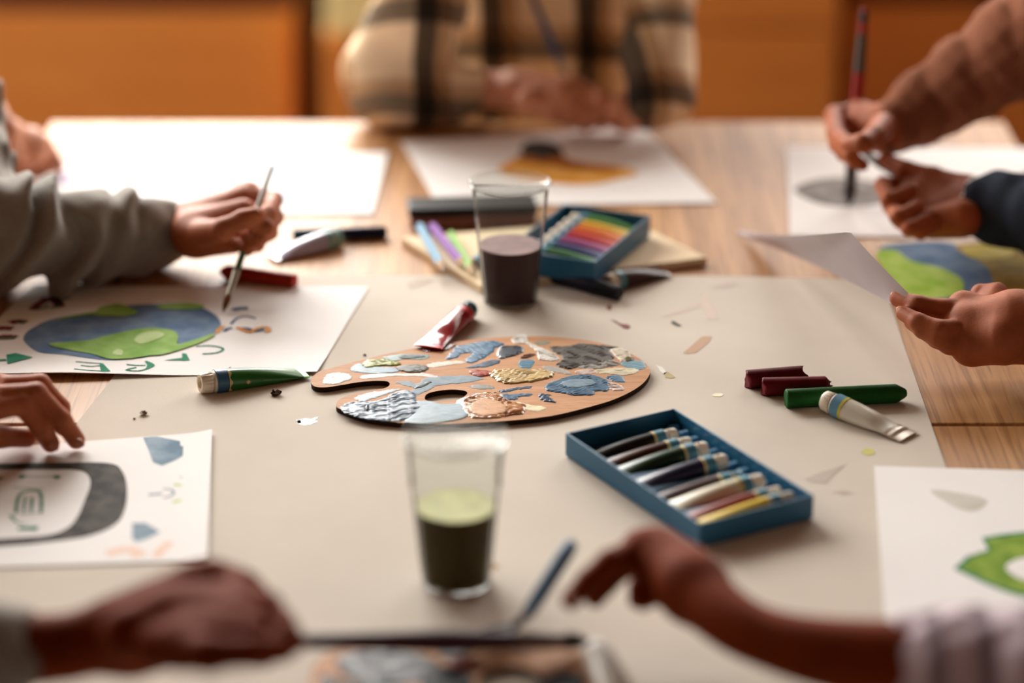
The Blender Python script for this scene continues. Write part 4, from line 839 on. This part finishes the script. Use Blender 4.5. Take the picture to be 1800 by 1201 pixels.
fix_normals(new_obj('blade', Vb, [tuple(range(7)), tuple(range(7, 14))] + [(i, (i + 1) % 7, 7 + (i + 1) % 7, 7 + i) for i in range(7)], M_blade, t))
tube(P(1046, 1142, .0165), P(1108, 1262, .008), .0105, (236, 234, 228), 'white paint tube at the right end of the near palette', band=False, matte=.15, capcol=(240, 238, 232))
# ------------------------------------------------------------------ people: only forearms, hands and sleeves come into the picture
def person(label, base): return thing('person', label, 'person', base)
def skin(root, VQ, m=None): return new_obj('body', VQ[0], VQ[1], m or M_skin, root, True)
def ripple(amp, f, seed=0):
    r = np.random.default_rng(seed); ks = r.normal(0, 1, (5, 3)); ks = ks / np.linalg.norm(ks, axis=1)[:, None] * (f * r.uniform(.6, 1.6, 5))[:, None]; ph = r.uniform(0, 6, 5)
    return lambda X, Y, Z: amp * sum(np.sin(k[0] * X + k[1] * Y + k[2] * Z + p) for k, p in zip(ks, ph)) / 2
def cloth(root, name, groups, m, vox=.0026, amp=.0012, f=170, seed=0, ka=.018, kb=.010, hollow=None, attr=False, rip=None):
    b = Body()
    for g in groups: b.add(g, ka, kb)
    if hollow: b.add(hollow, .004, .0, True)
    V, Q = b.build(vox, rip or ripple(amp, f, seed)); o = new_obj(name, V, Q, m, root, True)
    if attr:
        at = o.data.attributes.new('cloth', 'FLOAT_VECTOR', 'POINT'); at.data.foreach_set('vector', np.stack([V[:, 0] + .25 * V[:, 1], V[:, 2] + .55 * V[:, 1], V[:, 1]], 1).astype(np.float32).ravel())
    return o
def cap_pts(*pts): return [(np.array(a[:3]), np.array(b[:3]), a[3], b[3]) for a, b in zip(pts, pts[1:])]
M_hood = mat('grey hoodie', (140, 133, 124), .95, .1, var=.06, vscale=300, bump=.4, bscale=900, sheen=.3)
M_denim = mat('dark denim', (40, 46, 58), .9, .1, rgb2=(54, 62, 76), vscale=700, bump=.4, bscale=900)
M_brown = mat('brown sweater', (156, 102, 76), .95, .1, rgb2=(130, 82, 62), vscale=300, bump=.5, bscale=700)
M_cuffw = mat('white cuff', (226, 222, 216), .9, .1)
M_plaid = plaid_mat('plaid flannel')
M_jean = mat('blue trousers', (58, 66, 88), .9, .1, var=.1, vscale=200); M_eye = mat('eye white', (236, 232, 226), .2); M_iris = mat('iris brown', (60, 36, 22), .2); M_lip = mat('lips', (176, 96, 84), .5)
def figure(root, cx, cy, ang, m_top, arm, side, m_skin, hair, shz=1.03, name='shirt', torso=True, legs=True, ways=((),)):
    """standing body outside the picture: torso and trousers, the resting arm, neck, head and hair"""
    f = np.array([math.cos(ang), math.sin(ang), 0]); s = np.array([-f[1], f[0], 0]); c = np.array([cx, cy, 0.]); k = shz / 1.03; up = np.array([0, 0, 1.])
    at = lambda a, b, z: c + f * a + s * b + up * z
    if torso:
        g = [[(at(-.01, e * .055 * k, .58 * k), at(0, e * .06 * k, .80 * k), .095 * k, .098 * k) for e in (-1, 1)] + [(at(0, e * .06 * k, .80 * k), at(0, e * .065 * k, .97 * k), .098 * k, .088 * k) for e in (-1, 1)] + [(at(0, -.13 * k, shz), at(0, .13 * k, shz), .052 * k, .052 * k)],
             [(at(0, -side * .13 * k, shz), at(-.02, -side * .21 * k, .84 * k), .05 * k, .043 * k), (at(-.02, -side * .21 * k, .84 * k), at(.10, -side * .17 * k, .68 * k), .041 * k, .034 * k)]]
        b = Body()
        for q_ in g: b.add(q_, .03, .02)
        if arm: b.add(arm, .002, .03)
        V, Q = b.build(.006, ripple(.004, 60, int(abs(cx) * 100))); new_obj(name, V, Q, m_top, root, True)
    if legs:
        b = Body()
        for e in (-1, 1): b.add([(at(-.01, e * .055 * k, .60 * k), at(.01, e * .07 * k, .32 * k), .085 * k, .058 * k), (at(.01, e * .07 * k, .32 * k), at(-.01, e * .075 * k, .06), .056 * k, .045 * k), (at(-.01, e * .075 * k, .04), at(.11 * k, e * .085 * k, .035), .04, .032)], .01, .01)
        V, Q = b.build(.008); new_obj('trousers', V, Q, M_jean, root, True)
    h0 = shz + .19
    b = Body().add([(at(-.01, 0, shz - .02), at(.01, 0, shz + .10), .045, .04)], .01, .01).add([(at(-.02, 0, h0 + .03), at(.01, 0, h0 + .03), .085, .08), (at(.035, 0, h0 - .03), at(.03, 0, h0 - .06), .058, .045)], .05, .03)
    b.add([(at(.09, 0, h0 + .01), at(.107, 0, h0 - .018), .006, .011)], .004, .012)
    for e in (-1, 1): b.add([(at(-.005, e * .083, h0 + .015), at(-.012, e * .088, h0 - .02), .011, .008)], .003, .006)
    HV = b.build(.0035)
    o = root.children[0]; V0 = np.array([v.co[:] for v in o.data.vertices]) + np.array(root['_loc']); Q0 = [tuple(q_.vertices) for q_ in o.data.polygons]
    HQ = [tuple(int(i) + len(V0) for i in q_) for q_ in HV[1]]; VV = np.concatenate([V0, HV[0]]); CA = VV[np.array(Q0)].mean(1); CH = VV[np.array(HQ)].mean(1); da, dh = set(), set(); br = []
    for i_, wy in enumerate(ways):
        # added thin bridge, unseen inside the clothes: joins the forearm to the neck so that the body stays one surface
        nb = at(0, .02 * (i_ * 2 - 1) if len(ways) > 1 else 0, shz - .06); w_ = [np.array(x) for x in wy]
        ia = int(np.argmin(np.linalg.norm(CA - (w_[0] if w_ else nb), axis=1))); ih = int(np.argmin(np.linalg.norm(CH - nb, axis=1))); da.add(ia); dh.add(ih)
        prev = Q0[ia]; pts_ = w_[1:] if w_ else []
        for pt_ in pts_:
            k0_ = len(VV); VV = np.concatenate([VV, pt_ + .008 * np.array([[1, 0, 0], [0, 1, 0], [-1, 0, 0], [0, -1, 0]])]); cur = (k0_, k0_ + 1, k0_ + 2, k0_ + 3)
            br += [(prev[j], prev[(j + 1) % 4], cur[(j + 1) % 4], cur[j]) for j in range(4)]; prev = cur
        cur = HQ[ih][::-1]; br += [(prev[j], prev[(j + 1) % 4], cur[(j + 1) % 4], cur[j]) for j in range(4)]
    bpy.data.objects.remove(o); skin(root, (VV, [x for i, x in enumerate(Q0) if i not in da] + [x for i, x in enumerate(HQ) if i not in dh] + br), m_skin)
    V, Q = Body().add([(at(-.028, 0, h0 + .04), at(.0, 0, h0 + .045), .091, .086), (at(-.05, 0, h0 + .02), at(-.05, 0, h0 - .05), .07, .045)], .03, .01).add([(at(.12, 0, h0 - .03), at(.075, 0, h0 - .01), .09, .075)], .01, .004, True).build(.004, ripple(.004, 160, 3)); new_obj('hair', V, Q, hair, root, True)
    for e in (-1, 1):
        lathe('eye', at(.072, e * .031, h0 + .008), at(.095, e * .033, h0 + .008), [(0, .006), (.006, .011), (.012, .009), (.0155, .002)], M_eye, root, n=16); lathe('iris', at(.0858, e * .0322, h0 + .008), at(.1, e * .034, h0 + .008), [(0, .0055), (.0025, .004), (.003, .001)], M_iris, root, n=14)
    V, Q = Body().add([(at(.083, -.018, h0 - .052), at(.088, 0, h0 - .054), .004, .006), (at(.088, 0, h0 - .054), at(.083, .018, h0 - .052), .006, .004)], .003, .003).build(.0015); new_obj('mouth', V, Q, M_lip, root, True)
H_dark = mat('dark brown hair', (48, 32, 24), .6, .3, var=.2, vscale=300); H_brown = mat('brown hair', (96, 64, 40), .6, .3, var=.2, vscale=300); H_blond = mat('fair hair', (178, 140, 90), .6, .3, var=.2, vscale=300)
wc_ = lambda *a: [(np.array(u[:3]), np.array(v[:3]), u[3], v[3]) for u, v in zip(a, a[1:])]
# 1 hoodie, hand with the thin brush
r1 = person('person in a grey hoodie sleeve painting the globe with a thin brush', (-.86, .22, 0))
skin(r1, hand((312, 406, .032, 20), [(250, 410, .032, 21), (100, 410, .036, 25)],
    [(436, 343, .062, 10), (444, 366, .053, 10), (440, 390, .043, 9.5), (428, 412, .034, 9)],
    [[(436, 343, .062, 9.5), (482, 352, .063, 8), (470, 376, .071, 7.2), (452, 380, .074, 6.8)],
     [(444, 366, .053, 9.5), (483, 382, .054, 8), (468, 400, .064, 7), (446, 396, .066, 6.8)],
     [(440, 390, .043, 9), (474, 408, .043, 7.6), (455, 421, .053, 6.8), (434, 412, .055, 6.4)],
     [(428, 412, .034, 8), (452, 430, .034, 6.8), (434, 437, .043, 6.2), (416, 428, .045, 5.8)]],
    [(345, 412, .046, 13), (392, 404, .064, 10), (426, 386, .074, 8.2), (450, 377, .078, 7)],
    extra=[[(330, 400, .036, 18), (400, 360, .05, 13)], [(340, 420, .034, 17), (410, 425, .034, 11)], [(330, 398, .040, 18), (422, 356, .060, 13)], [(340, 405, .044, 18), (428, 376, .060, 14)], [(345, 418, .040, 17), (425, 408, .048, 13)]]))
nails(r1, [(450, 374, .081, .004, 1, .2, .3)], M_nail)
def folds(X, Y, Z):
    s = X - .60 * (Z - .80) + .30 * (Y - .14) + .346
    ph = (s + .010 * np.sin(70 * s + 1.1) + .007 * np.sin(45 * Y + 55 * Z)) / .042
    env = np.clip((-.325 - X) / .03, 0, 1) * (.7 + .45 * np.sin(ph * 2.4 + .6 + 30 * Z))
    return -.021 * env * (np.abs(np.cos(math.pi * ph)) ** 1.3 - .4) - .0016 * np.sin(150 * X + 90 * Z) * np.sin(110 * Y + 60 * Z)
cloth(r1, 'hoodie_sleeve', [chain([(299, 409, .032, 24), (272, 409, .033, 26), (240, 413, .036, 30), (205, 416, .038, 34), (150, 420, .040, 36), (80, 414, .050, 40), (0, 412, .055, 44), (-60, 404, .060, 47), (-118, 200, .10, 54), PW(-.78, .36, 1.0, 56)])],
    M_hood, ka=.02, kb=.016, hollow=chain([(330, 407, .032, 21.5), (290, 409, .032, 21.5)]), rip=folds)
b = Body(); b.add(chain([(300, 409, .032, 24.5), (268, 409, .033, 27)]), .004, .004); b.add(chain([(335, 406, .032, 21.6), (240, 410, .032, 21.6)]), .004, 0, True)
V, Q = b.build(.0018); new_obj('cuff', V, Q, M_hood, r1, True)
# 2 fingers resting on the screen drawing
r2 = person('person whose bare fingers rest on the screen drawing at left', (-.90, -.27, 0))
skin(r2, hand((-165, 712, .046, 22), [(-300, 716, .05, 24), PW(-.62, -.14, .815, 27), PW(-.72, -.14, .85, 31), PW(-.84, -.13, 1.01, 36)],
    [(-38, 726, .046, 10), (-30, 700, .052, 10), (-25, 682, .051, 10), (-32, 668, .044, 9)],
    [[(-38, 726, .046, 9.4), (38, 710, .046, 8.4), (72, 752, .026, 7.8), (89, 780, .010, 7.2)],
     [(-30, 700, .052, 9.4), (64, 692, .050, 8.4), (108, 738, .029, 7.8), (134, 774, .010, 7.2)],
     [(-25, 682, .051, 9.2), (70, 676, .046, 8.2), (106, 716, .029, 7.4), (112, 752, .016, 7)],
     [(-32, 668, .044, 8.5), (30, 678, .034, 7.2), (56, 716, .018, 6.6), (60, 738, .010, 6.2)]],
    [(-110, 740, .042, 13), (-60, 762, .034, 10), (0, 768, .020, 8.5), (48, 770, .012, 7.4)],
    extra=[[(-150, 712, .046, 20), (-60, 700, .048, 14)]], web=.0018), M_skin)
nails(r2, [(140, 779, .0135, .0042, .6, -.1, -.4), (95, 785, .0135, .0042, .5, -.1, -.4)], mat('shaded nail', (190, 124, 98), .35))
# 3 hand holding the page
r3 = person('person whose bare hand lifts the shade-greyed page at right', (.94, -.13, 0))
skin(r3, hand((1800, 572, .05, 27), [(1900, 578, .05, 29), PW(.62, .01, .82, 31), PW(.72, .02, .85, 33), PW(.87, .0, 1.0, 37)],
    [(1694, 541, .056, 11.5), (1690, 570, .050, 11), (1694, 594, .043, 10.5), (1704, 614, .036, 9.5)],
    [[(1700, 542, .056, 10.5), (1660, 545, .059, 9), (1612, 537, .062, 8.2), (1578, 525, .062, 7.0)],
     [(1696, 578, .050, 9.6), (1652, 580, .054, 8), (1614, 566, .057, 7.2), (1588, 551, .058, 6.4)],
     [(1694, 594, .043, 9.5), (1650, 593, .048, 8), (1622, 580, .051, 7), (1602, 567, .051, 6.2)],
     [(1704, 614, .036, 8.6), (1668, 608, .041, 7), (1645, 598, .043, 6.2), (1626, 587, .043, 5.6)]],
    [(1750, 540, .049, 14), (1706, 546, .044, 10), (1650, 550, .044, 8), (1604, 540, .047, 7)],
    extra=[[(1770, 575, .05, 26), (1712, 578, .048, 17)], [(1760, 600, .046, 20), (1718, 606, .04, 15)], [(1745, 525, .052, 15), (1724, 517, .054, 9)]], web=.0012), M_skin)
nails(r3, [(1574, 519, .0645, .0042, -1, .1, .1), (1583, 544, .060, .0036, -1, .1, .1)], M_nail)
# 4 denim sleeve
r4 = person('person in a dark denim sleeve gripping a small dark brush', (.97, .44, 0))
skin(r4, hand((1722, 362, .05, 22), [(1780, 370, .05, 23), (1880, 385, .052, 26)],
    [(1600, 340, .046, 11), (1604, 362, .041, 11), (1612, 382, .036, 10), (1624, 396, .032, 9)],
    [[(1600, 332, .046, 9.5), (1553, 325, .053, 8.2), (1562, 352, .060, 7.4), (1600, 336, .064, 7)],
     [(1604, 358, .041, 9.5), (1566, 360, .047, 8.2), (1578, 382, .055, 7.4), (1612, 366, .058, 7)],
     [(1612, 380, .036, 9), (1584, 388, .041, 7.8), (1598, 402, .048, 7), (1628, 386, .051, 6.6)],
     [(1624, 394, .032, 8), (1604, 404, .036, 6.8), (1618, 410, .042, 6.2), (1640, 400, .044, 6)]],
    [(1690, 335, .058, 14), (1640, 312, .064, 10), (1592, 298, .066, 8.2), (1556, 280, .066, 7)],
    extra=[[(1700, 345, .052, 20), (1630, 335, .052, 14)], [(1690, 385, .048, 18), (1640, 392, .042, 15)]]), M_skin)
nails(r4, [(1606, 329, .067, .0038, 1, .2, .3)], M_nail)
cloth(r4, 'denim_sleeve', [chain([(1729, 364, .05, 28), (1765, 368, .05, 31), (1850, 385, .052, 36), PW(.64, .25, .84, 42), PW(.72, .30, .87, 46), PW(.91, .54, 1.02, 50)])], M_denim, amp=.0012, f=150, seed=3, hollow=chain([(1690, 358, .05, 24.5), (1732, 364, .05, 24.5)]))
b = Body(); b.add(chain([(1719, 362, .05, 27.2), (1736, 365, .05, 27.5)]), .004, .004); b.add(chain([(1680, 357, .05, 24), (1770, 368, .05, 24)]), .004, 0, True)
V, Q = b.build(.0016); new_obj('shirt_cuff', V, Q, M_cuffw, r4, True)
# 5 brown sleeve, red brush
r5 = person('person in a brown sweater sleeve painting the grey oval', (1.10, 1.0, 0))
skin(r5, hand((1566, 226, .088, 21), [(1620, 196, .10, 22), (1700, 145, .13, 25)],
    [(1508, 200, .092, 11), (1512, 215, .086, 11), (1518, 230, .080, 10), (1526, 244, .074, 9.5)],
    [[(1508, 198, .092, 10), (1466, 202, .094, 8.8), (1468, 234, .098, 8), (1492, 256, .102, 7.2)],
     [(1512, 214, .086, 10), (1468, 220, .088, 8.8), (1472, 254, .091, 8), (1496, 272, .095, 7.2)],
     [(1518, 230, .080, 9.5), (1478, 240, .081, 8.2), (1484, 270, .084, 7.4), (1504, 284, .088, 6.8)],
     [(1526, 244, .074, 8.5), (1494, 258, .074, 7.2), (1500, 282, .077, 6.6), (1516, 290, .080, 6.2)]],
    [(1552, 222, .102, 13), (1536, 240, .110, 10), (1516, 252, .112, 8.6), (1500, 252, .110, 7.6)],
    extra=[[(1556, 226, .09, 19), (1520, 212, .092, 14)]]), M_skin)
cloth(r5, 'sweater_sleeve', [chain([(1566, 226, .088, 25), (1620, 192, .10, 31), (1700, 140, .13, 38), (1800, 76, .17, 47), (1900, 0, .22, 54), PW(.80, .90, 1.14, 62), PW(.99, 1.10, 1.30, 66)])], M_brown, seed=5, rip=lambda X, Y, Z: -.0035 * (np.abs(np.cos((X * .9 + Z * .35 + .4 * Y) * 95 + 1.2 * np.sin(40 * Y + 30 * Z))) - .5) - .001 * np.sin(260 * X) * np.sin(240 * Z))
# 6 near left fist
r6 = person('person with a dark fist and grey sleeve in the near left corner', (-.60, -1.10, 0))
skin(r6, hand((118, 1138, .060, 21), [(20, 1146, .06, 23), (-120, 1160, .065, 28)],
    [(372, 1024, .092, 12), (418, 1044, .084, 11.5), (440, 1072, .074, 11), (436, 1102, .066, 10)],
    [[(372, 1020, .092, 11), (470, 1066, .096, 9), (506, 1116, .092, 8), (480, 1140, .090, 7.4)],
     [(418, 1044, .084, 10.5), (492, 1094, .084, 8.8), (512, 1128, .080, 8), (480, 1146, .078, 7.4)],
     [(440, 1072, .074, 10), (496, 1116, .072, 8.2), (496, 1142, .070, 7.4), (464, 1150, .068, 7)],
     [(436, 1102, .066, 9), (478, 1138, .062, 7.4), (464, 1154, .060, 6.8), (440, 1156, .058, 6.4)]],
    [(280, 1136, .086, 14), (366, 1150, .096, 11), (436, 1146, .100, 9), (490, 1140, .098, 7.8)],
    extra=[[(220, 1112, .068, 20), (350, 1056, .082, 16)], [(240, 1132, .066, 20), (400, 1096, .07, 16)], [(210, 1120, .066, 20), (330, 1040, .088, 13)], [(230, 1112, .084, 17), (420, 1092, .094, 16)], [(300, 1080, .09, 18), (420, 1060, .094, 15)], [(330, 1130, .09, 16), (440, 1120, .095, 13)]]), M_skin2)
cloth(r6, 'sleeve', [chain([(24, 1144, .06, 28), (-60, 1152, .062, 34), (-140, 1160, .066, 38), PW(-.47, -.70, .825, 42), PW(-.53, -.80, .86, 43), PW(-.52, -1.04, 1.02, 50)])], M_hood, amp=.0012, f=140, seed=6, hollow=chain([(60, 1142, .06, 24), (14, 1146, .06, 24)]))
# 7 near right arm
r7 = person('person with a bare forearm and lavender striped sleeve in the near right', (.62, -1.12, 0))
skin(r7, hand((1222, 1040, .064, 20.5), [(1290, 1094, .062, 19), (1355, 1124, .061, 19), (1450, 1148, .061, 22), (1600, 1168, .062, 27), (1740, 1182, .064, 30)],
    [(1128, 966, .070, 11), (1148, 970, .062, 11), (1168, 982, .055, 10), (1184, 1000, .049, 9)],
    [[(1128, 966, .070, 10), (1072, 990, .072, 8.8), (1034, 1022, .064, 7.8), (1004, 1054, .058, 7)],
     [(1148, 970, .062, 10), (1096, 996, .061, 8.4), (1066, 1026, .053, 7.4), (1046, 1052, .047, 6.6)],
     [(1168, 982, .055, 9.5), (1136, 1006, .051, 7.8), (1124, 1034, .043, 7), (1120, 1054, .037, 6.4)],
     [(1184, 1000, .049, 8.5), (1160, 1022, .043, 7), (1146, 1042, .037, 6.2), (1138, 1056, .032, 5.8)]],
    [(1198, 1010, .056, 12), (1170, 1024, .058, 9.5), (1146, 1038, .056, 8), (1130, 1056, .052, 7)],
    extra=[[(1222, 1034, .064, 19), (1150, 984, .066, 14)], [(1210, 1010, .062, 17), (1160, 972, .064, 13)]]), M_skin2)
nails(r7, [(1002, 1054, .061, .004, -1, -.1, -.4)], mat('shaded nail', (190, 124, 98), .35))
def stripes(name):
    m = bpy.data.materials.new(name); m.use_nodes = True; nt = m.node_tree; L = nt.links.new; b = nt.nodes['Principled BSDF']
    tc = nt.nodes.new('ShaderNodeTexCoord'); sp = nt.nodes.new('ShaderNodeSeparateXYZ'); L(tc.outputs['Object'], sp.inputs[0])
    d = nt.nodes.new('ShaderNodeMath'); d.operation = 'MULTIPLY'; d.inputs[1].default_value = 36; L(sp.outputs[0], d.inputs[0])
    f = nt.nodes.new('ShaderNodeMath'); f.operation = 'FRACT'; L(d.outputs[0], f.inputs[0])
    r = nt.nodes.new('ShaderNodeValToRGB'); e = r.color_ramp.elements; e[0].position = .55; e[0].color = (*lin((196, 176, 186)), 1); e[1].position = .72; e[1].color = (*lin((120, 100, 108)), 1)
    L(f.outputs[0], r.inputs[0]); L(r.outputs[0], b.inputs['Base Color']); b.inputs['Roughness'].default_value = .9; return m
cloth(r7, 'striped_sleeve', [chain([(1606, 1164, .062, 29), (1700, 1178, .064, 34), (1840, 1196, .068, 40), PW(.54, -.70, .825, 42), PW(.60, -.80, .86, 45), PW(.52, -1.04, 1.02, 50)])], stripes('lavender stripe'), amp=.0010, f=200, seed=7, hollow=chain([(1560, 1158, .062, 26), (1616, 1166, .062, 26)]))
# 8 far left hand
r8 = person('person whose pink hand rests at the far left table corner', (-1.02, .80, 0))
skin(r8, hand((6, 240, .048, 17), [(-14, 206, .075, 18), PW(-.66, .74, .90, 22), PW(-.78, .78, .94, 28), PW(-.92, .86, 1.0, 34)],
    [(56, 244, .038, 10), (58, 256, .034, 10), (54, 268, .030, 9), (46, 278, .026, 8.5)],
    [[(56, 244, .038, 9), (78, 254, .032, 7.6), (92, 274, .017, 6.8), (103, 291, .008, 6.2)], [(58, 256, .034, 9), (74, 268, .024, 7.4), (84, 284, .012, 6.6), (90, 296, .008, 6)],
     [(54, 268, .030, 8.5), (64, 280, .020, 7), (70, 294, .010, 6.2), (74, 302, .008, 5.8)], [(46, 278, .026, 7.5), (52, 288, .016, 6.4), (56, 300, .009, 5.6), (60, 306, .007, 5.2)]],
    [(18, 268, .04, 11), (34, 284, .028, 8.6), (42, 296, .014, 7), (46, 304, .009, 6.2)], extra=[[(10, 246, .046, 16), (44, 258, .036, 13)]]), M_skin3)
# 9 plaid person at the far end
r9 = person('person in a beige and black plaid shirt at the far table end', (.03, .86, 0))
skin(r9, hand((905, 158, .040, 20), [(840, 158, .036, 21), (760, 160, .036, 24)],
    [(1010, 158, .050, 12), (1014, 172, .044, 11.5), (1008, 186, .038, 11), (998, 198, .032, 10)],
    [[(1010, 158, .050, 11), (1058, 172, .048, 9), (1086, 192, .034, 8), (1098, 208, .022, 7.4)], [(1014, 172, .044, 11), (1054, 188, .038, 8.8), (1072, 204, .026, 8), (1080, 214, .016, 7.2)],
     [(1008, 186, .038, 10), (1040, 202, .030, 8.4), (1052, 214, .018, 7.4), (1056, 220, .011, 6.8)], [(998, 198, .032, 9), (1022, 212, .022, 7.4), (1030, 220, .012, 6.6), (1032, 224, .008, 6)]],
    [(930, 178, .042, 14), (972, 196, .034, 10.5), (1000, 210, .022, 9), (1020, 216, .016, 8)], extra=[[(915, 160, .042, 19), (985, 170, .046, 16)]]), M_skin3)
skin2 = hand((1166, 186, .040, 18), [(1178, 176, .044, 19)],
    [(1118, 176, .046, 11), (1114, 188, .040, 11), (1116, 198, .034, 10), (1122, 206, .030, 9)],
    [[(1118, 176, .046, 10), (1090, 180, .046, 8.4), (1078, 196, .036, 7.6), (1074, 210, .024, 7)], [(1114, 188, .040, 10), (1092, 194, .038, 8.2), (1084, 208, .026, 7.4), (1082, 218, .016, 6.8)],
     [(1116, 198, .034, 9), (1098, 206, .028, 7.6), (1094, 216, .018, 7), (1094, 222, .010, 6.4)], [(1122, 206, .030, 8), (1108, 214, .022, 7), (1104, 221, .012, 6.2), (1104, 225, .008, 5.8)]],
    [(1150, 198, .040, 12), (1124, 208, .032, 9), (1104, 214, .024, 7.6), (1090, 218, .018, 7)])
a = r9.children[0]; V0 = np.array([v.co[:] for v in a.data.vertices]) + np.array(r9['_loc']); Q0 = [tuple(p.vertices) for p in a.data.polygons]
bpy.data.objects.remove(a); skin(r9, (np.concatenate([V0, skin2[0]]), Q0 + [tuple(int(k) + len(V0) for k in q) for q in skin2[1]]), M_skin3)
zt = lambda x, z, y, r: (x, y, z, r)
tor = [cap_pts(zt(-.045 + .03, .52, .87, .10), zt(-.05 + .03, .80, .85, .105), zt(-.06 + .03, .98, .86, .10)), cap_pts(zt(.05 + .03, .52, .87, .10), zt(.05 + .03, .80, .85, .105), zt(.06 + .03, .98, .86, .10)), cap_pts(zt(-.12, 1.03, .86, .055), zt(.18, 1.03, .86, .055)),]
larm = chain([(822, 157, .037, 26), (750, 160, .037, 30), (682, 156, .042, 36), (674, 120, .062, 38), (702, 56, .10, 39), (746, 0, .14, 39)]) + cap_pts((*P(746, 0, .14), .039), (-.09, .84, 1.02, .055))
rarm = chain([(1146, 188, .041, 25), (1168, 172, .046, 29), (1158, 110, .078, 35)]) + cap_pts((*P(1158, 110, .078), .035), (.165, .85, 1.02, .052))
cloth(r9, 'plaid_shirt', tor + [larm, rarm], M_plaid, vox=.004, amp=.004, f=60, seed=9, ka=.03, kb=.02, attr=True)
b = Body(); b.add(chain([(900, 158, .040, 22.5), (926, 159, .041, 22)]), .004, .004); b.add(chain([(860, 158, .038, 21), (960, 160, .042, 20)]), .004, 0, True)
V, Q = b.build(.002); new_obj('wristband', V, Q, mat('beige band', (206, 190, 166), .8), r9, True)
figure(r1, -.92, .22, 0, M_hood, None, 1, M_skin, H_brown, name='hoodie', ways=[[P(100, 410, .036), P(-40, 405, .05), P(-118, 200, .10), (-.74, .36, 1.0)]])
figure(r2, -.90, -.27, 0, mat('green t-shirt', (88, 110, 90), .9, .1), wc_((-.745, -.13, .90, .046), (-.86, -.14, 1.02, .052)), 1, M_skin, H_dark, name='t_shirt')
figure(r3, .94, -.13, math.pi, mat('grey t-shirt', (150, 148, 146), .9, .1), wc_((.75, .02, .89, .048), (.88, -.01, 1.02, .054)), -1, M_skin, H_dark, name='t_shirt')
figure(r4, .97, .44, math.pi, M_denim, None, -1, M_skin, H_brown, ways=[[P(1880, 385, .052), (.64, .25, .84), (.72, .30, .87), (.91, .54, 1.02)]])
figure(r5, 1.10, 1.0, math.pi, M_brown, None, -1, M_skin, H_dark, shz=1.33, name='sweater', ways=[[P(1700, 145, .13), P(1800, 76, .17), P(1900, 0, .22), (.80, .90, 1.14), (.99, 1.10, 1.30)]])
figure(r6, -.60, -1.10, math.pi / 2, M_hood, None, -1, M_skin2, H_dark, name='hoodie', ways=[[P(-120, 1160, .065), (-.47, -.70, .825), (-.53, -.80, .86), (-.52, -1.04, 1.02)]])
figure(r7, .62, -1.12, math.pi / 2, MATS.get('lav') or mat('lavender cloth', (190, 170, 180), .9, .1), None, 1, M_skin2, H_dark, ways=[[P(1740, 1182, .064), P(1840, 1196, .068), (.54, -.70, .825), (.60, -.80, .86), (.52, -1.04, 1.02)]])
figure(r8, -1.02, .80, 0, mat('cream t-shirt', (214, 204, 186), .9, .1), wc_((-.84, .82, .965, .042), (-.98, .90, 1.03, .05)), 1, M_skin3, H_blond, name='t_shirt')
figure(r9, .03, .87, -math.pi / 2, M_plaid, None, 1, M_skin3, H_brown, torso=False, ways=[[P(760, 160, .036), P(676, 158, .042), P(674, 120, .062), P(735, 0, .14), (-.09, .84, 1.02)], [P(1178, 176, .044), P(1158, 130, .07), (.165, .85, 1.02)]])
# ------------------------------------------------------------------ light and camera
def area(name, loc, size, sy, energy, target, col=(1, 1, 1)):
    l = bpy.data.lights.new(name, 'AREA'); l.shape = 'RECTANGLE'; l.size = size; l.size_y = sy; l.energy = energy; l.color = col
    o = bpy.data.objects.new(name, l); C.objects.link(o); o.location = loc
    o.rotation_euler = (Vector(target) - Vector(loc)).to_track_quat('-Z', 'Y').to_euler(); return o
area('window_daylight', (-1.17, WB + .04, 1.72), 2.2, 1.4, 235, (-1.0, 0, 1.3), (1, .97, .92))
area('added_right_light', (1.2, WB + .04, 1.72), 1.75, 1.4, 58, (1.0, 0, 1.3), (1, .96, .9))  # added low light for glare across the far right table
area('side_window_daylight', (-2.52, 1.27, 1.72), 1.5, 1.4, 62, (0, .5, 1.0), (1, .96, .9))
w = bpy.data.worlds.new('World'); SC.world = w; w.use_nodes = True; bg = w.node_tree.nodes['Background']; bg.inputs[0].default_value = (.92, .96, 1, 1); bg.inputs[1].default_value = .8
cam = bpy.data.cameras.new('Camera'); co = bpy.data.objects.new('Camera', cam); C.objects.link(co); co.location = CAM; co.rotation_euler = (math.pi / 2 - PITCH, 0, 0)
cam.sensor_width = 36; cam.lens = F * 36 / 1800; cam.clip_start = .05; cam.dof.use_dof = True
cam.dof.focus_distance = float((P(880, 694) - CAM) @ FW); cam.dof.aperture_fstop = 1.8
SC.camera = co
SC.view_settings.view_transform = 'Standard'; SC.view_settings.look = 'None'; SC.view_settings.exposure = .08; SC.view_settings.gamma = 1
SC.cycles.use_denoising = True
for o in list(SC.objects):
    if '_loc' in o: del o['_loc']
